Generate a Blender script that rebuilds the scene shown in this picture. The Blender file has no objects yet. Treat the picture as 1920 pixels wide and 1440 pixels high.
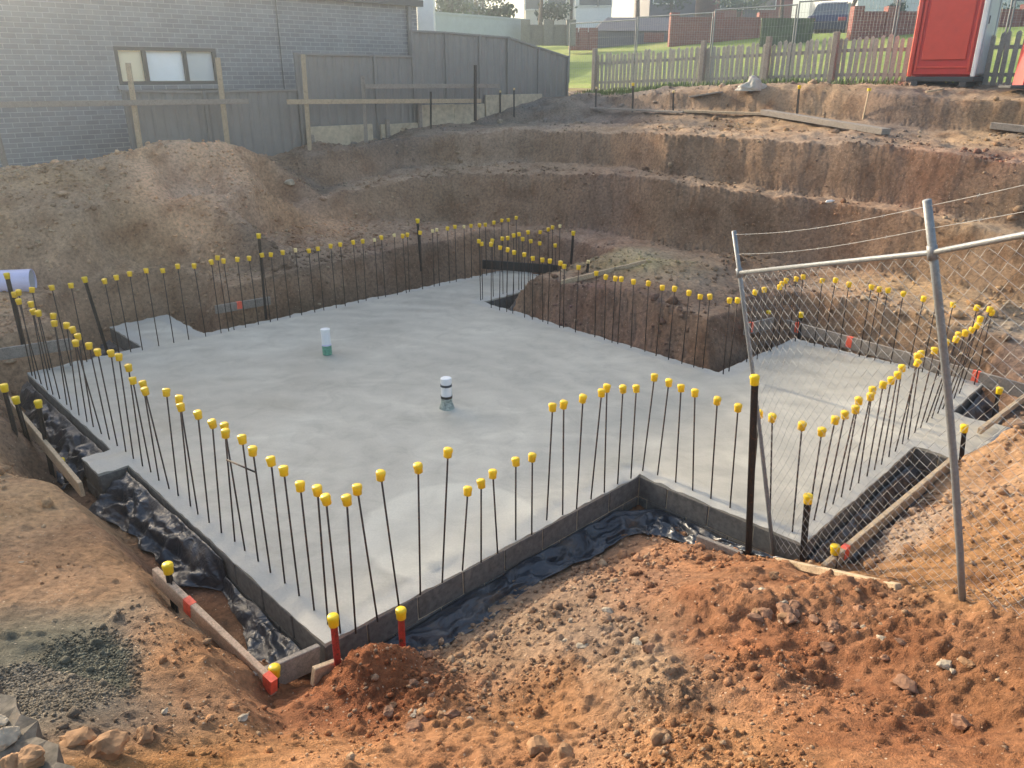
import bpy, math, random
import numpy as np
from mathutils import Vector, Matrix, Quaternion, geometry
random.seed(7)
SC = bpy.context.scene
COL = SC.collection
# ---------------------------------------------------------------- measured frame
# camera 3.2 m above the slab, pitched 21.8 deg down; the site grid is turned 44.3 deg
H, FPX, TP = 3.2, 1450.0, math.atan(0.4)
CT, ST = math.cos(TP), math.sin(TP)
AN = math.radians(44.3)
U = Vector((math.cos(AN), math.sin(AN), 0)); V = Vector((-math.sin(AN), math.cos(AN), 0))
F0 = Vector((-1.17, 3.81, 0))
def ray(px, py):
    dx = (px-960)/FPX; dy = -(py-720)/FPX
    return Vector((dx, CT+dy*ST, -ST+dy*CT))
CAM = Vector((0, 0, H))
def Z(px, py, z=0.0):
    d = ray(px, py); return CAM + d*((z-H)/d.z)
def W(px, py, Y):
    d = ray(px, py); return CAM + d*(Y/d.y)
def P(u, v, z=0.0): return F0 + U*u + V*v + Vector((0, 0, z))
def uv(p):
    q = Vector((p[0], p[1], 0)) - F0; return q.dot(U), q.dot(V)
def onv(px, py, v0):
    d = ray(px, py); c = (CAM-F0).dot(V); return CAM + d*((v0-c)/d.dot(V))
def onu(px, py, u0):
    d = ray(px, py); c = (CAM-F0).dot(U); return CAM + d*((u0-c)/d.dot(U))

# ---------------------------------------------------------------- mesh helpers
class MB:
    def __init__(s): s.v = []; s.f = []
    def add(s, vs, fs):
        n = len(s.v); s.v += [tuple(p) for p in vs]; s.f += [tuple(i+n for i in f) for f in fs]; return s
    def box(s, c, sx, sy, sz, M=None):
        vs = [Vector((x*sx/2, y*sy/2, z*sz/2)) for z in (-1, 1) for x, y in ((-1,-1),(1,-1),(1,1),(-1,1))]
        if M: vs = [M @ p for p in vs]
        c = Vector(c)
        return s.add([p+c for p in vs], [(3,2,1,0),(4,5,6,7),(0,1,5,4),(1,2,6,5),(2,3,7,6),(3,0,4,7)])
    def bev(s, c, sx, sy, sz, b, M=None):
        # box with chamfered vertical and top edges
        pts = []
        def ring(z, k):
            hx, hy = sx/2-k, sy/2-k; e = b
            return [Vector(p) for p in ((-hx+e,-hy,z),(hx-e,-hy,z),(hx,-hy+e,z),(hx,hy-e,z),(hx-e,hy,z),(-hx+e,hy,z),(-hx,hy-e,z),(-hx,-hy+e,z))]
        for z, k in ((-sz/2, b),(-sz/2+b, 0),(sz/2-b, 0),(sz/2, b)): pts += ring(z, k)
        fs = [tuple(range(7, -1, -1)), tuple(range(24, 32))]
        for r in range(3):
            for i in range(8):
                j = (i+1) % 8; fs.append((r*8+i, r*8+j, r*8+8+j, r*8+8+i))
        if M: pts = [M @ p for p in pts]
        c = Vector(c); return s.add([p+c for p in pts], fs)
    def tube(s, path, r, n=8, cap=True):
        path = [Vector(p) for p in path]; k = len(path)
        rs = r if isinstance(r, (list, tuple)) else [r]*k
        vs = []; prev = None
        for i, p in enumerate(path):
            t = (path[min(i+1, k-1)]-path[max(i-1, 0)])
            t = t.normalized() if t.length > 1e-9 else Vector((0,0,1))
            if prev is None:
                a = t.orthogonal().normalized()
            else:
                a = prev - t*prev.dot(t); a = a.normalized() if a.length > 1e-6 else t.orthogonal().normalized()
            prev = a; b = t.cross(a)
            for j in range(n):
                th = 2*math.pi*j/n; vs.append(p + (a*math.cos(th)+b*math.sin(th))*rs[i])
        fs = []
        for i in range(k-1):
            for j in range(n):
                jj = (j+1) % n; fs.append((i*n+j, i*n+jj, (i+1)*n+jj, (i+1)*n+j))
        if cap: fs += [tuple(range(n-1, -1, -1)), tuple(range((k-1)*n, k*n))]
        return s.add(vs, fs)
    def lathe(s, prof, n=16, c=(0,0,0)):
        c = Vector(c); vs = []
        for r, z in prof:
            for j in range(n):
                th = 2*math.pi*j/n; vs.append(c+Vector((r*math.cos(th), r*math.sin(th), z)))
        fs = []
        for i in range(len(prof)-1):
            for j in range(n):
                jj = (j+1) % n; fs.append((i*n+j, i*n+jj, (i+1)*n+jj, (i+1)*n+j))
        fs += [tuple(range(n-1, -1, -1)), tuple(range((len(prof)-1)*n, len(prof)*n))]
        return s.add(vs, fs)
    def extr(s, poly, d, off=Vector((0,0,0))):
        n = len(poly); d = Vector(d)
        vs = [Vector(p)+off for p in poly] + [Vector(p)+off+d for p in poly]
        fs = [tuple(range(n-1, -1, -1)), tuple(range(n, 2*n))]
        fs += [(i, (i+1) % n, n+(i+1) % n, n+i) for i in range(n)]
        return s.add(vs, fs)
    def mesh(s, name, mat=None, smooth=False):
        me = bpy.data.meshes.new(name); me.from_pydata(s.v, [], s.f); me.update()
        if mat: me.materials.append(mat)
        if smooth: me.polygons.foreach_set('use_smooth', [True]*len(me.polygons))
        return me
    def obj(s, name, mat, parent=None, smooth=False, loc=None):
        return link(name, s.mesh(name, mat, smooth), parent, loc)
def link(name, me, parent=None, loc=None):
    o = bpy.data.objects.new(name, me); COL.objects.link(o)
    if loc is not None: o.location = loc
    if parent: o.parent = parent
    return o
def tag(o, label, cat, group=None, kind=None):
    if label: o['label'] = label
    if cat: o['category'] = cat
    if group: o['group'] = group
    if kind: o['kind'] = kind
    return o
def thing(name, loc, label, cat, group=None, rz=0.0):
    o = bpy.data.objects.new(name, None); o.empty_display_size = 0.1; COL.objects.link(o)
    o.location = loc; o.rotation_euler = (0, 0, rz)
    return tag(o, label, cat, group)
def frame_to(d, up=Vector((0,0,1))):
    x = d.normalized(); y = up.cross(x).normalized(); z = x.cross(y)
    return Matrix((x, y, z)).transposed()
def beam(mb, a, b, h, w, up=Vector((0,0,1)), bv=0.004):
    """sawn timber from a to b (centre line), h tall, w thick"""
    a, b = Vector(a), Vector(b); M = frame_to(b-a, up)
    return mb.bev((a+b)/2, (b-a).length, w, h, bv, M)

# ---------------------------------------------------------------- material helpers
def mat(name):
    m = bpy.data.materials.new(name); m.use_nodes = True
    nt = m.node_tree; return m, nt, nt.nodes['Principled BSDF']
def nd(nt, t, **k):
    n = nt.nodes.new(t)
    for a, b in k.items():
        if a in n.inputs: n.inputs[a].default_value = b
        else: setattr(n, a, b)
    return n
def ramp(nt, src, stops):
    r = nt.nodes.new('ShaderNodeValToRGB'); e = r.color_ramp.elements
    while len(e) < len(stops): e.new(0.5)
    for i, (p, c) in enumerate(stops): e[i].position = p; e[i].color = (c[0], c[1], c[2], 1) if not isinstance(c, (int, float)) else (c, c, c, 1)
    nt.links.new(src, r.inputs['Fac']); return r
def noise(nt, scale, detail=4, rough=.55, vec=None, dist=0):
    n = nd(nt, 'ShaderNodeTexNoise'); n.inputs['Scale'].default_value = scale
    n.inputs['Detail'].default_value = detail; n.inputs['Roughness'].default_value = rough; n.inputs['Distortion'].default_value = dist
    if vec: nt.links.new(vec, n.inputs['Vector'])
    return n
def mix(nt, a, b, fac, mode='MIX'):
    m = nt.nodes.new('ShaderNodeMix'); m.data_type = 'RGBA'; m.blend_type = mode
    for s, x in ((6, a), (7, b), (0, fac)):
        if isinstance(x, (int, float)): m.inputs[s].default_value = x if s == 0 else (x, x, x, 1)
        elif isinstance(x, tuple): m.inputs[s].default_value = (*x, 1)
        else: nt.links.new(x, m.inputs[s])
    return m.outputs[2]
def bump(nt, bs, h, strength=.3, dist=.01):
    b = nd(nt, 'ShaderNodeBump'); b.inputs['Strength'].default_value = strength; b.inputs['Distance'].default_value = dist
    nt.links.new(h, b.inputs['Height']); nt.links.new(b.outputs[0], bs.inputs['Normal']); return b
def simple(name, col, rough=.6, metal=0.0, var=.12, scale=12, bmp=.15, spec=.5, dirt=None, rnd=0.0):
    m, nt, bs = mat(name)
    tc = nd(nt, 'ShaderNodeTexCoord'); n = noise(nt, scale, 5, .6, tc.outputs['Object'])
    lo = tuple(c*(1-var*1.6) for c in col); hi = tuple(min(1, c*(1+var)) for c in col)
    r = ramp(nt, n.outputs[0], [(.3, lo), (.7, hi)]); out = r.outputs[0]
    if dirt:
        n2 = noise(nt, dirt[1], 6, .65, tc.outputs['Object'], .5)
        r2 = ramp(nt, n2.outputs[0], [(dirt[2], 0.0), (dirt[2]+.15, 1.0)])
        out = mix(nt, out, dirt[0], r2.outputs[0])
    if rnd:
        oi = nd(nt, 'ShaderNodeObjectInfo'); rr = ramp(nt, oi.outputs['Random'], [(0, 1-rnd), (1, 1+0.0)])
        out = mix(nt, out, rr.outputs[0], 1.0, 'MULTIPLY')
    nt.links.new(out, bs.inputs['Base Color'])
    bs.inputs['Roughness'].default_value = rough; bs.inputs['Metallic'].default_value = metal
    bs.inputs['Specular IOR Level'].default_value = spec
    if bmp: bump(nt, bs, n.outputs[0], bmp, .004)
    return m
def wood(name, col, grey=0.0):
    m, nt, bs = mat(name); tc = nd(nt, 'ShaderNodeTexCoord')
    n = noise(nt, 14, 6, .7, tc.outputs['Object'], 1.5); n2 = noise(nt, 90, 3, .6, tc.outputs['Object'])
    r = ramp(nt, n.outputs[0], [(.25, tuple(c*.55 for c in col)), (.5, col), (.8, tuple(min(1, c*1.2) for c in col))])
    d = ramp(nt, n2.outputs[0], [(.35, .7), (.6, 1.0)])
    nt.links.new(mix(nt, r.outputs[0], d.outputs[0], 1.0, 'MULTIPLY'), bs.inputs['Base Color'])
    bs.inputs['Roughness'].default_value = .8; bump(nt, bs, n2.outputs[0], .4, .004); return m
M = {}
M['rebar'] = simple('rebar_steel', (.045, .035, .03), .65, .4, .3, 60, .3, dirt=((.13,.055,.025), 25, .5))
M['cap'] = simple('cap_plastic_yellow', (1.0, .60, .02), .42, 0, .06, 20, .04, rnd=.18)
M['capy'] = simple('picket_cap_yellow', (.92, .62, .015), .4, 0, .06, 20, .04, rnd=.1)
M['capf'] = simple('faded_cap_cream', (.85, .66, .3), .55, 0, .06, 20, .04)
M['picket'] = simple('black_bitumen_steel', (.022, .02, .02), .5, .2, .3, 30, .3, dirt=((.12,.05,.025), 40, .58))
M['redpaint'] = simple('red_marker_paint', (.46, .045, .035), .55, 0, .3, 30, .1, dirt=((.035,.02,.02), 30, .5))
M['mark'] = simple('fluoro_marker', (.95, .13, .07), .6, 0, .15, 40, 0)
M['wood'] = wood('sawn_pine', (.50, .38, .25))
M['woodp2'] = wood('pinkish_pine', (.60, .42, .29))
M['woodg'] = wood('weathered_timber', (.30, .26, .22))
M['woodr'] = wood('muddy_formwork_timber', (.36, .24, .16))
M['woodp'] = wood('picket_timber', (.42, .385, .33))
M['galv'] = simple('galvanised_steel', (.22, .235, .245), .5, .25, .12, 50, .08, dirt=((.22,.21,.2), 30, .6))
M['wire'] = simple('galvanised_wire', (.38, .385, .38), .6, .15, .1, 50, 0)
M['pvc'] = simple('white_pvc', (.78, .80, .80), .3, 0, .03, 12, 0)
M['pvcg'] = simple('green_tape', (.12, .36, .25), .45, 0, .3, 50, .1)
M['black'] = simple('black_rubber', (.02, .02, .02), .5, 0, .2, 30, .1)
M['pvcdirty'] = simple('mortar_stained_pvc', (.32, .38, .34), .6, 0, .35, 40, .3)
M['pvcblue'] = simple('lilac_pvc', (.64, .62, .80), .35, 0, .05, 6, .02, dirt=((.4,.34,.3), 8, .66))
M['cb'] = simple('grey_steel_sheet', (.20, .195, .185), .45, .0, .06, 4, 0)
M['plinth'] = simple('concrete_plinth', (.50, .42, .30), .85, 0, .2, 8, .3)
M['white'] = simple('white_paint', (.78, .78, .76), .5, 0, .04, 6, 0)
M['cream'] = simple('cream_render', (.66, .62, .53), .7, 0, .08, 4, .05)
M['slate'] = simple('slate_cladding', (.11, .11, .14), .6, 0, .1, 6, .05)
M['roof'] = simple('dark_roof_tiles', (.09, .09, .11), .7, 0, .2, 10, .2)
M['roofr'] = simple('terracotta_roof', (.28, .10, .06), .7, 0, .2, 10, .2)
M['glassd'] = simple('dark_window_glass', (.05, .07, .09), .08, 0, .1, 2, 0, spec=.8)
M['red'] = simple('red_moulded_plastic', (.56, .035, .03), .42, 0, .05, 6, .03)
M['redl'] = simple('red_plastic_trim', (.62, .06, .035), .4, 0, .05, 6, .02)
M['greyp'] = simple('grey_plastic', (.42, .44, .46), .45, 0, .05, 6, .02)
M['darkp'] = simple('charcoal_plastic', (.05, .055, .06), .6, 0, .1, 10, .1)
M['frame'] = simple('dark_window_frame', (.06, .065, .07), .4, .3, .05, 10, 0)
M['rock'] = simple('pale_rock', (.42, .35, .26), .85, 0, .3, 9, .6)
M['rocko'] = simple('ochre_rock', (.36, .20, .10), .9, 0, .35, 9, .6)
M['rockg'] = simple('brown_clod', (.28, .15, .09), .95, 0, .35, 12, .7)
M['cloth'] = simple('pale_cement_bag', (.42, .40, .35), .8, 0, .12, 9, .3)
M['hedge'] = simple('dark_leaves', (.05, .085, .035), .7, 0, .4, 5, 0)
M['leaf'] = simple('grey_green_leaves', (.10, .14, .07), .7, 0, .4, 5, 0)
M['bark'] = simple('bark', (.13, .10, .08), .9, 0, .3, 12, .5)
M['carp'] = simple('blue_car_paint', (.015, .035, .10), .25, .3, .03, 6, 0, spec=.7)
M['chrome'] = simple('alloy', (.5, .5, .52), .3, .8, .05, 10, 0)
M['lampr'] = simple('red_lens', (.4, .02, .02), .3, 0, .05, 10, 0)
M['grass'] = simple('grass_blades', (.09, .17, .03), .7, 0, .4, 3, 0)
def plastic():
    m, nt, bs = mat('black_membrane'); tc = nd(nt, 'ShaderNodeTexCoord')
    n = noise(nt, 11, 2, .5, tc.outputs['Object'], 1.6); n3 = noise(nt, 3.5, 4, .6, tc.outputs['Object'])
    r = ramp(nt, n3.outputs[0], [(.5, (.028, .036, .048)), (.62, (.07, .068, .07)), (.74, (.16, .11, .075))])
    nt.links.new(r.outputs[0], bs.inputs['Base Color'])
    rr = ramp(nt, n3.outputs[0], [(.45, .30), (.75, .75)]); nt.links.new(rr.outputs[0], bs.inputs['Roughness'])
    bs.inputs['Specular IOR Level'].default_value = .7; bump(nt, bs, n.outputs[0], .5, .03); return m
M['plastic'] = plastic()
def concrete():
    m, nt, bs = mat('fresh_concrete'); tc = nd(nt, 'ShaderNodeTexCoord'); o = tc.outputs['Object']
    mp = nd(nt, 'ShaderNodeMapping'); mp.inputs['Scale'].default_value = (.75, 1.7, 1); mp.inputs['Rotation'].default_value = (0, 0, -.55)
    nt.links.new(o, mp.inputs[0])
    a = noise(nt, 1.5, 6, .55, mp.outputs[0], .8); b = noise(nt, .45, 3, .5, o); c = noise(nt, 60, 4, .6, o)
    base = ramp(nt, a.outputs[0], [(.3, (.375, .355, .295)), (.48, (.44, .415, .35)), (.58, (.465, .44, .37)), (.75, (.54, .515, .435))])
    b2 = noise(nt, 3.2, 6, .7, o, 1.0); b3 = ramp(nt, b2.outputs[0], [(.33, .86), (.5, 1.0), (.68, 1.07)]); big0 = ramp(nt, b.outputs[0], [(.35, .84), (.65, 1.08)]); big = nd(nt, 'ShaderNodeMix', data_type='RGBA', blend_type='MULTIPLY'); big.inputs[0].default_value = 1; nt.links.new(b3.outputs[0], big.inputs[6]); nt.links.new(big0.outputs[0], big.inputs[7])
    x = mix(nt, base.outputs[0], big.outputs[2], 1.0, 'MULTIPLY')
    wv = nd(nt, 'ShaderNodeTexWave', wave_type='RINGS', rings_direction='Z'); wm = nd(nt, 'ShaderNodeMapping'); wm.inputs['Location'].default_value = (1.5, -2.0, 0); nt.links.new(o, wm.inputs[0]); nt.links.new(wm.outputs[0], wv.inputs['Vector'])
    wv.inputs['Scale'].default_value = .9; wv.inputs['Distortion'].default_value = 9; wv.inputs['Detail'].default_value = 4; wv.inputs['Detail Scale'].default_value = .6
    wr = ramp(nt, wv.outputs['Fac'], [(.0, .955), (.6, 1.0), (1.0, 1.03)]); x = mix(nt, x, wr.outputs[0], 1.0, 'MULTIPLY')
    mud = noise(nt, 2.6, 7, .72, o, .4); mr = ramp(nt, mud.outputs[0], [(.66, 0.0), (.74, .38)]); x = mix(nt, x, (.36, .27, .19), mr.outputs[0])
    # pale round patch left by the trowelling machine near the front corner
    sp = nd(nt, 'ShaderNodeVectorMath', operation='DISTANCE'); nt.links.new(o, sp.inputs[0])
    cc = P(1.40, .40)-P(0, 0); sp.inputs[1].default_value = (cc.x, cc.y, 0)
    wob = nd(nt, 'ShaderNodeMath', operation='MULTIPLY_ADD'); nt.links.new(a.outputs[0], wob.inputs[0]); wob.inputs[1].default_value = .22; nt.links.new(sp.outputs['Value'], wob.inputs[2])
    pr = ramp(nt, wob.outputs[0], [(.0, .25), (.64, .45), (.885, 1.0), (.925, 0.0)])
    x = mix(nt, x, (.70, .67, .56), mix(nt, 0.0, pr.outputs[0], .46))
    at = nd(nt, 'ShaderNodeAttribute', attribute_name='rim')
    rimn = mix(nt, x, (.40, .39, .35), at.outputs['Fac'])
    fine = ramp(nt, c.outputs[0], [(.3, .93), (.7, 1.05)])
    nt.links.new(mix(nt, rimn, fine.outputs[0], 1.0, 'MULTIPLY'), bs.inputs['Base Color'])
    rr = ramp(nt, a.outputs[0], [(.3, .42), (.7, .62)]); nt.links.new(rr.outputs[0], bs.inputs['Roughness'])
    hh = mix(nt, mix(nt, a.outputs[0], c.outputs[0], .25), c.outputs[0], at.outputs['Fac'])
    bump(nt, bs, hh, .4, .008); return m
M['concrete'] = concrete()
M['block'] = simple('concrete_block', (.135, .13, .12), .9, 0, .25, 25, .5, dirt=((.22,.20,.17), 5, .6))
def soil(stone=False):
    m, nt, bs = mat('stones_in_soil' if stone else 'excavated_soil'); tc = nd(nt, 'ShaderNodeTexCoord'); o = tc.outputs['Object']
    at = nd(nt, 'ShaderNodeAttribute', attribute_name='soil')
    n1 = noise(nt, 2.2, 6, .62, o, .3); n2 = noise(nt, 22, 5, .65, o); n3 = noise(nt, 110, 3, .6, o)
    a = ramp(nt, n1.outputs[0], [(.3, (.70, .60, .54)), (.5, (1, 1, 1)), (.72, (1.22, 1.22, 1.22))])
    b = ramp(nt, n2.outputs[0], [(.28, .5), (.5, 1.0), (.75, 1.42)])
    x = mix(nt, at.outputs['Color'], a.outputs[0], 1.0, 'MULTIPLY'); x = mix(nt, x, b.outputs[0], 1.0, 'MULTIPLY')
    if not stone:
        vo = nd(nt, 'ShaderNodeTexVoronoi'); vo.inputs['Scale'].default_value = 38; nt.links.new(o, vo.inputs['Vector'])
        vr = ramp(nt, vo.outputs['Distance'], [(.16, 1.0), (.24, 0.0)])
        vs = nd(nt, 'ShaderNodeSeparateColor'); nt.links.new(vo.outputs['Color'], vs.inputs[0])
        vk = ramp(nt, vs.outputs[0], [(.80, 0.0), (.86, .75)])
        x = mix(nt, x, (.52, .42, .31), mix(nt, vr.outputs[0], vk.outputs[0], 1.0, 'MULTIPLY'))
    nt.links.new(x, bs.inputs['Base Color']); bs.inputs['Roughness'].default_value = .93; bs.inputs['Specular IOR Level'].default_value = .25
    bump(nt, bs, mix(nt, n2.outputs[0], n3.outputs[0], .45), 1.0, .028); return m
M['soil'] = soil(); M['stone'] = soil(True)
def brick(name, c1, c2, mortar):
    m, nt, bs = mat(name); tc = nd(nt, 'ShaderNodeTexCoord'); sp = nd(nt, 'ShaderNodeSeparateXYZ'); nt.links.new(tc.outputs['Object'], sp.inputs[0])
    cb = nd(nt, 'ShaderNodeCombineXYZ'); nt.links.new(sp.outputs[0], cb.inputs[0]); nt.links.new(sp.outputs[2], cb.inputs[1])
    b = nd(nt, 'ShaderNodeTexBrick'); b.inputs['Scale'].default_value = 1; b.inputs['Brick Width'].default_value = .24; b.inputs['Row Height'].default_value = .086
    b.inputs['Mortar Size'].default_value = .006; b.inputs['Mortar Smooth'].default_value = .2
    b.inputs['Color1'].default_value = (*c1, 1); b.inputs['Color2'].default_value = (*c2, 1); b.inputs['Mortar'].default_value = (*mortar, 1)
    nt.links.new(cb.outputs[0], b.inputs['Vector'])
    n = noise(nt, 3, 4, .6, tc.outputs['Object']); r = ramp(nt, n.outputs[0], [(.3, .85), (.7, 1.1)])
    nt.links.new(mix(nt, b.outputs['Color'], r.outputs[0], 1.0, 'MULTIPLY'), bs.inputs['Base Color'])
    bs.inputs['Roughness'].default_value = .75
    iv = ramp(nt, b.outputs['Fac'], [(0, 1.0), (1, 0.0)]); bump(nt, bs, iv.outputs[0], .5, .008); return m
M['brick'] = brick('grey_brickwork', (.19, .195, .20), (.25, .255, .26), (.44, .44, .43))
M['brickr'] = brick('red_brickwork', (.22, .05, .045), (.28, .08, .06), (.3, .22, .18))
def lawnm():
    m, nt, bs = mat('mown_lawn'); tc = nd(nt, 'ShaderNodeTexCoord'); o = tc.outputs['Object']
    n1 = noise(nt, .35, 5, .6, o); n2 = noise(nt, 6, 4, .7, o)
    a = ramp(nt, n1.outputs[0], [(.3, (.13, .21, .035)), (.5, (.24, .32, .05)), (.7, (.38, .39, .11))])
    b = ramp(nt, n2.outputs[0], [(.3, .65), (.7, 1.2)])
    nt.links.new(mix(nt, a.outputs[0], b.outputs[0], 1.0, 'MULTIPLY'), bs.inputs['Base Color']); bs.inputs['Roughness'].default_value = .9
    bump(nt, bs, n2.outputs[0], .6, .05); return m
M['lawn'] = lawnm()
M['asphalt'] = simple('asphalt', (.06, .06, .062), .85, 0, .15, 20, .3)

# ---------------------------------------------------------------- numpy noise
def hsh(i, j, s):
    n = (i.astype(np.int64)*374761393 + j.astype(np.int64)*668265263 + s*1442695041) & 0x7fffffff
    n = ((n ^ (n >> 13))*1274126177) & 0x7fffffff; n = (n ^ (n >> 16)) & 0xffffff
    return n/float(0x1000000)
def vn(x, y, s):
    i = np.floor(x); j = np.floor(y); fx = x-i; fy = y-j; fx = fx*fx*fx*(fx*(fx*6-15)+10); fy = fy*fy*fy*(fy*(fy*6-15)+10)
    a = hsh(i, j, s); b = hsh(i+1, j, s); c = hsh(i, j+1, s); d = hsh(i+1, j+1, s)
    return (a+(b-a)*fx + (c-a)*fy + (a-b-c+d)*fx*fy)*2-1
def fbm(x, y, s, octv=4, g=.5):
    r = 0; a = 1; t = 0
    for k in range(octv):
        r = r + a*vn(x*2**k*1.03+k*7.1, y*2**k*1.03-k*3.7, s+k*17); t += a; a *= g
    return r/t
def clods(x, y, size, s, dens):
    """half buried lumps: height field of many ellipsoid caps, dens in 0..1 (array)"""
    X = x/size; Y = y/size; i0 = np.floor(X); j0 = np.floor(Y); out = np.zeros_like(x)
    for di in (-1, 0, 1):
        for dj in (-1, 0, 1):
            i = i0+di; j = j0+dj
            cx = i+.15+.7*hsh(i, j, s); cy = j+.15+.7*hsh(i, j, s+5); rr = .22+.42*hsh(i, j, s+9)**1.8
            keep = hsh(i, j, s+13) < dens
            an = hsh(i, j, s+21)*3.14; dx = X-cx; dy = Y-cy; ca, sa = np.cos(an), np.sin(an)
            ax = (dx*ca+dy*sa); ay = (-dx*sa+dy*ca)*1.35
            q = (np.abs(ax)**2.4+np.abs(ay)**2.4)/rr**2.4
            h = np.where((q < 1) & keep, np.sqrt(np.clip(1-q, 0, 1))*rr*.8, 0)
            out = np.maximum(out, h)
    return out*size

# ---------------------------------------------------------------- terrain
SLAB = [(0,-.05),(0,3.2),(-.25,3.2),(-.25,3.64),(0,3.64),(0,6.38),(1.31,6.38),(1.31,7.58),(2.1,7.58),(2.1,6.37),(7.67,6.2),(7.67,4.93),(5.82,4.92),(5.75,.78),(7.55,.78),(7.55,-1.48),(6.48,-1.5),(6.48,-2.15),(5.38,-2.15),(5.38,-1.53),(3.1,-1.57),(3.1,-.08)]
def tin_points():
    T = []
    def q(u, v, z): T.append((u, v, z))
    def pz(z, *ps):
        for a, b in ps: u, v = uv(Z(a, b, z)); T.append((u, v, z))
    # foreground
    for c in [(.0,-.05,-.34),(-.05,.3,-.34),(.0,-.35,-.16),(-.28,-.1,-.16),(.6,-.42,-.27),(.6,.1,-.36),(1.7,.1,-.36),(2.6,.1,-.36),(3.2,-.3,-.3),(3.2,-1.1,-.26),(3.02,-1.0,-.24),(3.0,-1.45,-.14),(3.15,-1.72,-.12),(3.3,-1.5,-.3),(2.6,-1.2,-.08),(1.2,-.42,-.28),(1.7,-.45,-.28),(2.5,-.6,-.24),(2.7,-1.6,.0),(3.05,-1.95,.0),
              (-.45,-.22,-.12),(-.52,-.55,.04),(-.4,-.62,.02),(-.3,-.95,.14),(.5,-1.0,.0),(.3,-1.45,.2),(-.75,-1.0,.42),(1.5,-1.3,.12),(1.6,-1.9,.42),(2.35,-1.95,.19),(2.2,-2.4,.55),(2.8,-2.45,.22),(2.7,-2.75,.42),(-.39,-2.08,.66),(.92,-3.35,.95),(2,-3.2,.85),
              (-1.82,-3.6,1.5),(-4,-4,1.6),(0,-5,1.6),(4,-6,1.7),(-6,-2,1.5),(.9,-2.6,.62)]: q(*c)
    # left bank
    for v in (-.4,0,.4,.8,1.2,1.6,2,2.5,3,3.5,4,4.5,5,5.5,6,6.8): q(-.70, v, .30+.01*math.sin(v*3)); q(-.78, v, .325+.01*math.sin(v*3))
    for v in (.2, 1.5, 3, 5, 7): q(-1.3, v, .42); q(-2.6, v, .66); q(-5, v, 1.0); q(-9, v, 1.3)
    q(-.75,-.75,.33); q(-1.5,-.7,.72); q(-2.4,-1.5,1.0)
    # right of the slab
    for u in (3.1, 3.6, 4.2, 4.8, 5.4, 5.9, 6.5, 7.0, 7.5): q(u, -1.97, -.02)
    for c in [(3.5,-2.25,.06),(4.2,-2.3,.10),(5.0,-2.3,.08),(5.6,-2.3,.03),(6.2,-2.35,.04),(6.9,-2.3,.08)]: q(*c)
    for c in [(3.4,-2.5,.35),(4.0,-3.3,.85),(5.0,-2.6,.38),(5.6,-3.4,.85),(6.6,-2.5,.25),(7.4,-3.2,.55),(5,-5,1.1),(8,-5,1.0),(12,-6,1.6),(7.85,-2.1,.05),(7.9,-1,.12),(7.9,.4,.15),(7.8,1.25,.15)]: q(*c)
    # inner spoil between the two back wings
    for c in [(6.35,4.4,.35),(7.2,4.45,.42),(6.2,3.2,.42),(6.15,2.0,.42),(6.2,1.3,.36),(7.3,1.45,.34),(8.1,3.9,.62),(7.4,3.0,.75),(8.3,2.6,.6),(8.1,1.6,.45),(8.3,.3,.42),(8.3,-1.1,.35),(8.4,-2.2,.4)]: q(*c)
    # bench behind
    for c in [(-.6,7.1,.30),(.6,7.1,.36),(1.0,8.1,.40),(2.7,8.2,.44),(2.6,7.15,.42),(4.0,7.1,.45),(5.7,6.95,.46),(7.0,6.9,.46),(8.2,6.7,.46),(8.3,5.0,.42)]: q(*c)
    pz(.5, (300,500)); pz(.62, (480,455)); pz(1.0, (500,385)); q(9.4,-4,.7)
    def line(ps, step=.28):
        for a, b in zip(ps[:-1], ps[1:]):
            n = max(1, int((Vector(b)-Vector(a)).length/step))
            for k in range(n): c = Vector(a).lerp(Vector(b), k/n); uu, vv = uv(c); T.append((uu, vv, c.z))
        uu, vv = uv(ps[-1]); T.append((uu, vv, ps[-1][2]))
    cols = [(600,408,14.0,368,350,290,272,None,None,0),(740,412,14.6,341,316,262,246,None,None,0),(850,415,15.2,328,309,250,236,None,None,0),(1000,420,14.9,328,307,247,230,206,None,0),
        (1150,440,14.0,330,311,249,231,196,180,20.3),(1250,460,13.2,341,327,252,236,203,176,18.7),(1400,480,12.4,360,344,259,243,207,175,17.4),(1550,500,11.7,385,372,269,254,218,177,16.2),(1700,522,10.9,402,389,282,264,236,181,14.9),(1900,560,9.8,440,424,305,282,250,190,13.8),(2150,620,8.8,490,470,335,312,275,205,12.6)]
    L = [[] for _ in range(8)]
    for px, yt, Yt, y1, y1b, y2, y2b, y3, yc, Yc in cols:
        a = W(px, yt, Yt); b = W(px, y1, Yt+.42); c = Z(px, y1b, b.z+.03); d = W(px, y2, c.y+.38); e = Z(px, y2b, d.z+.04)
        for k, p in enumerate((a, b, c, d, e)): L[k].append(p)
        if y3: L[5].append(W(px, y3, Yc-.25 if yc else e.y+.35))
        if yc: L[6].append(W(px, yc, Yc))
    for l in L:
        if l: line(l)
    line([W(1240,163,19.6), W(1450,163,17.3), W(1600,163,16.1), W(1713,163,15.3), W(1860,167,14.9), W(2100,185,14.0)])
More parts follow.
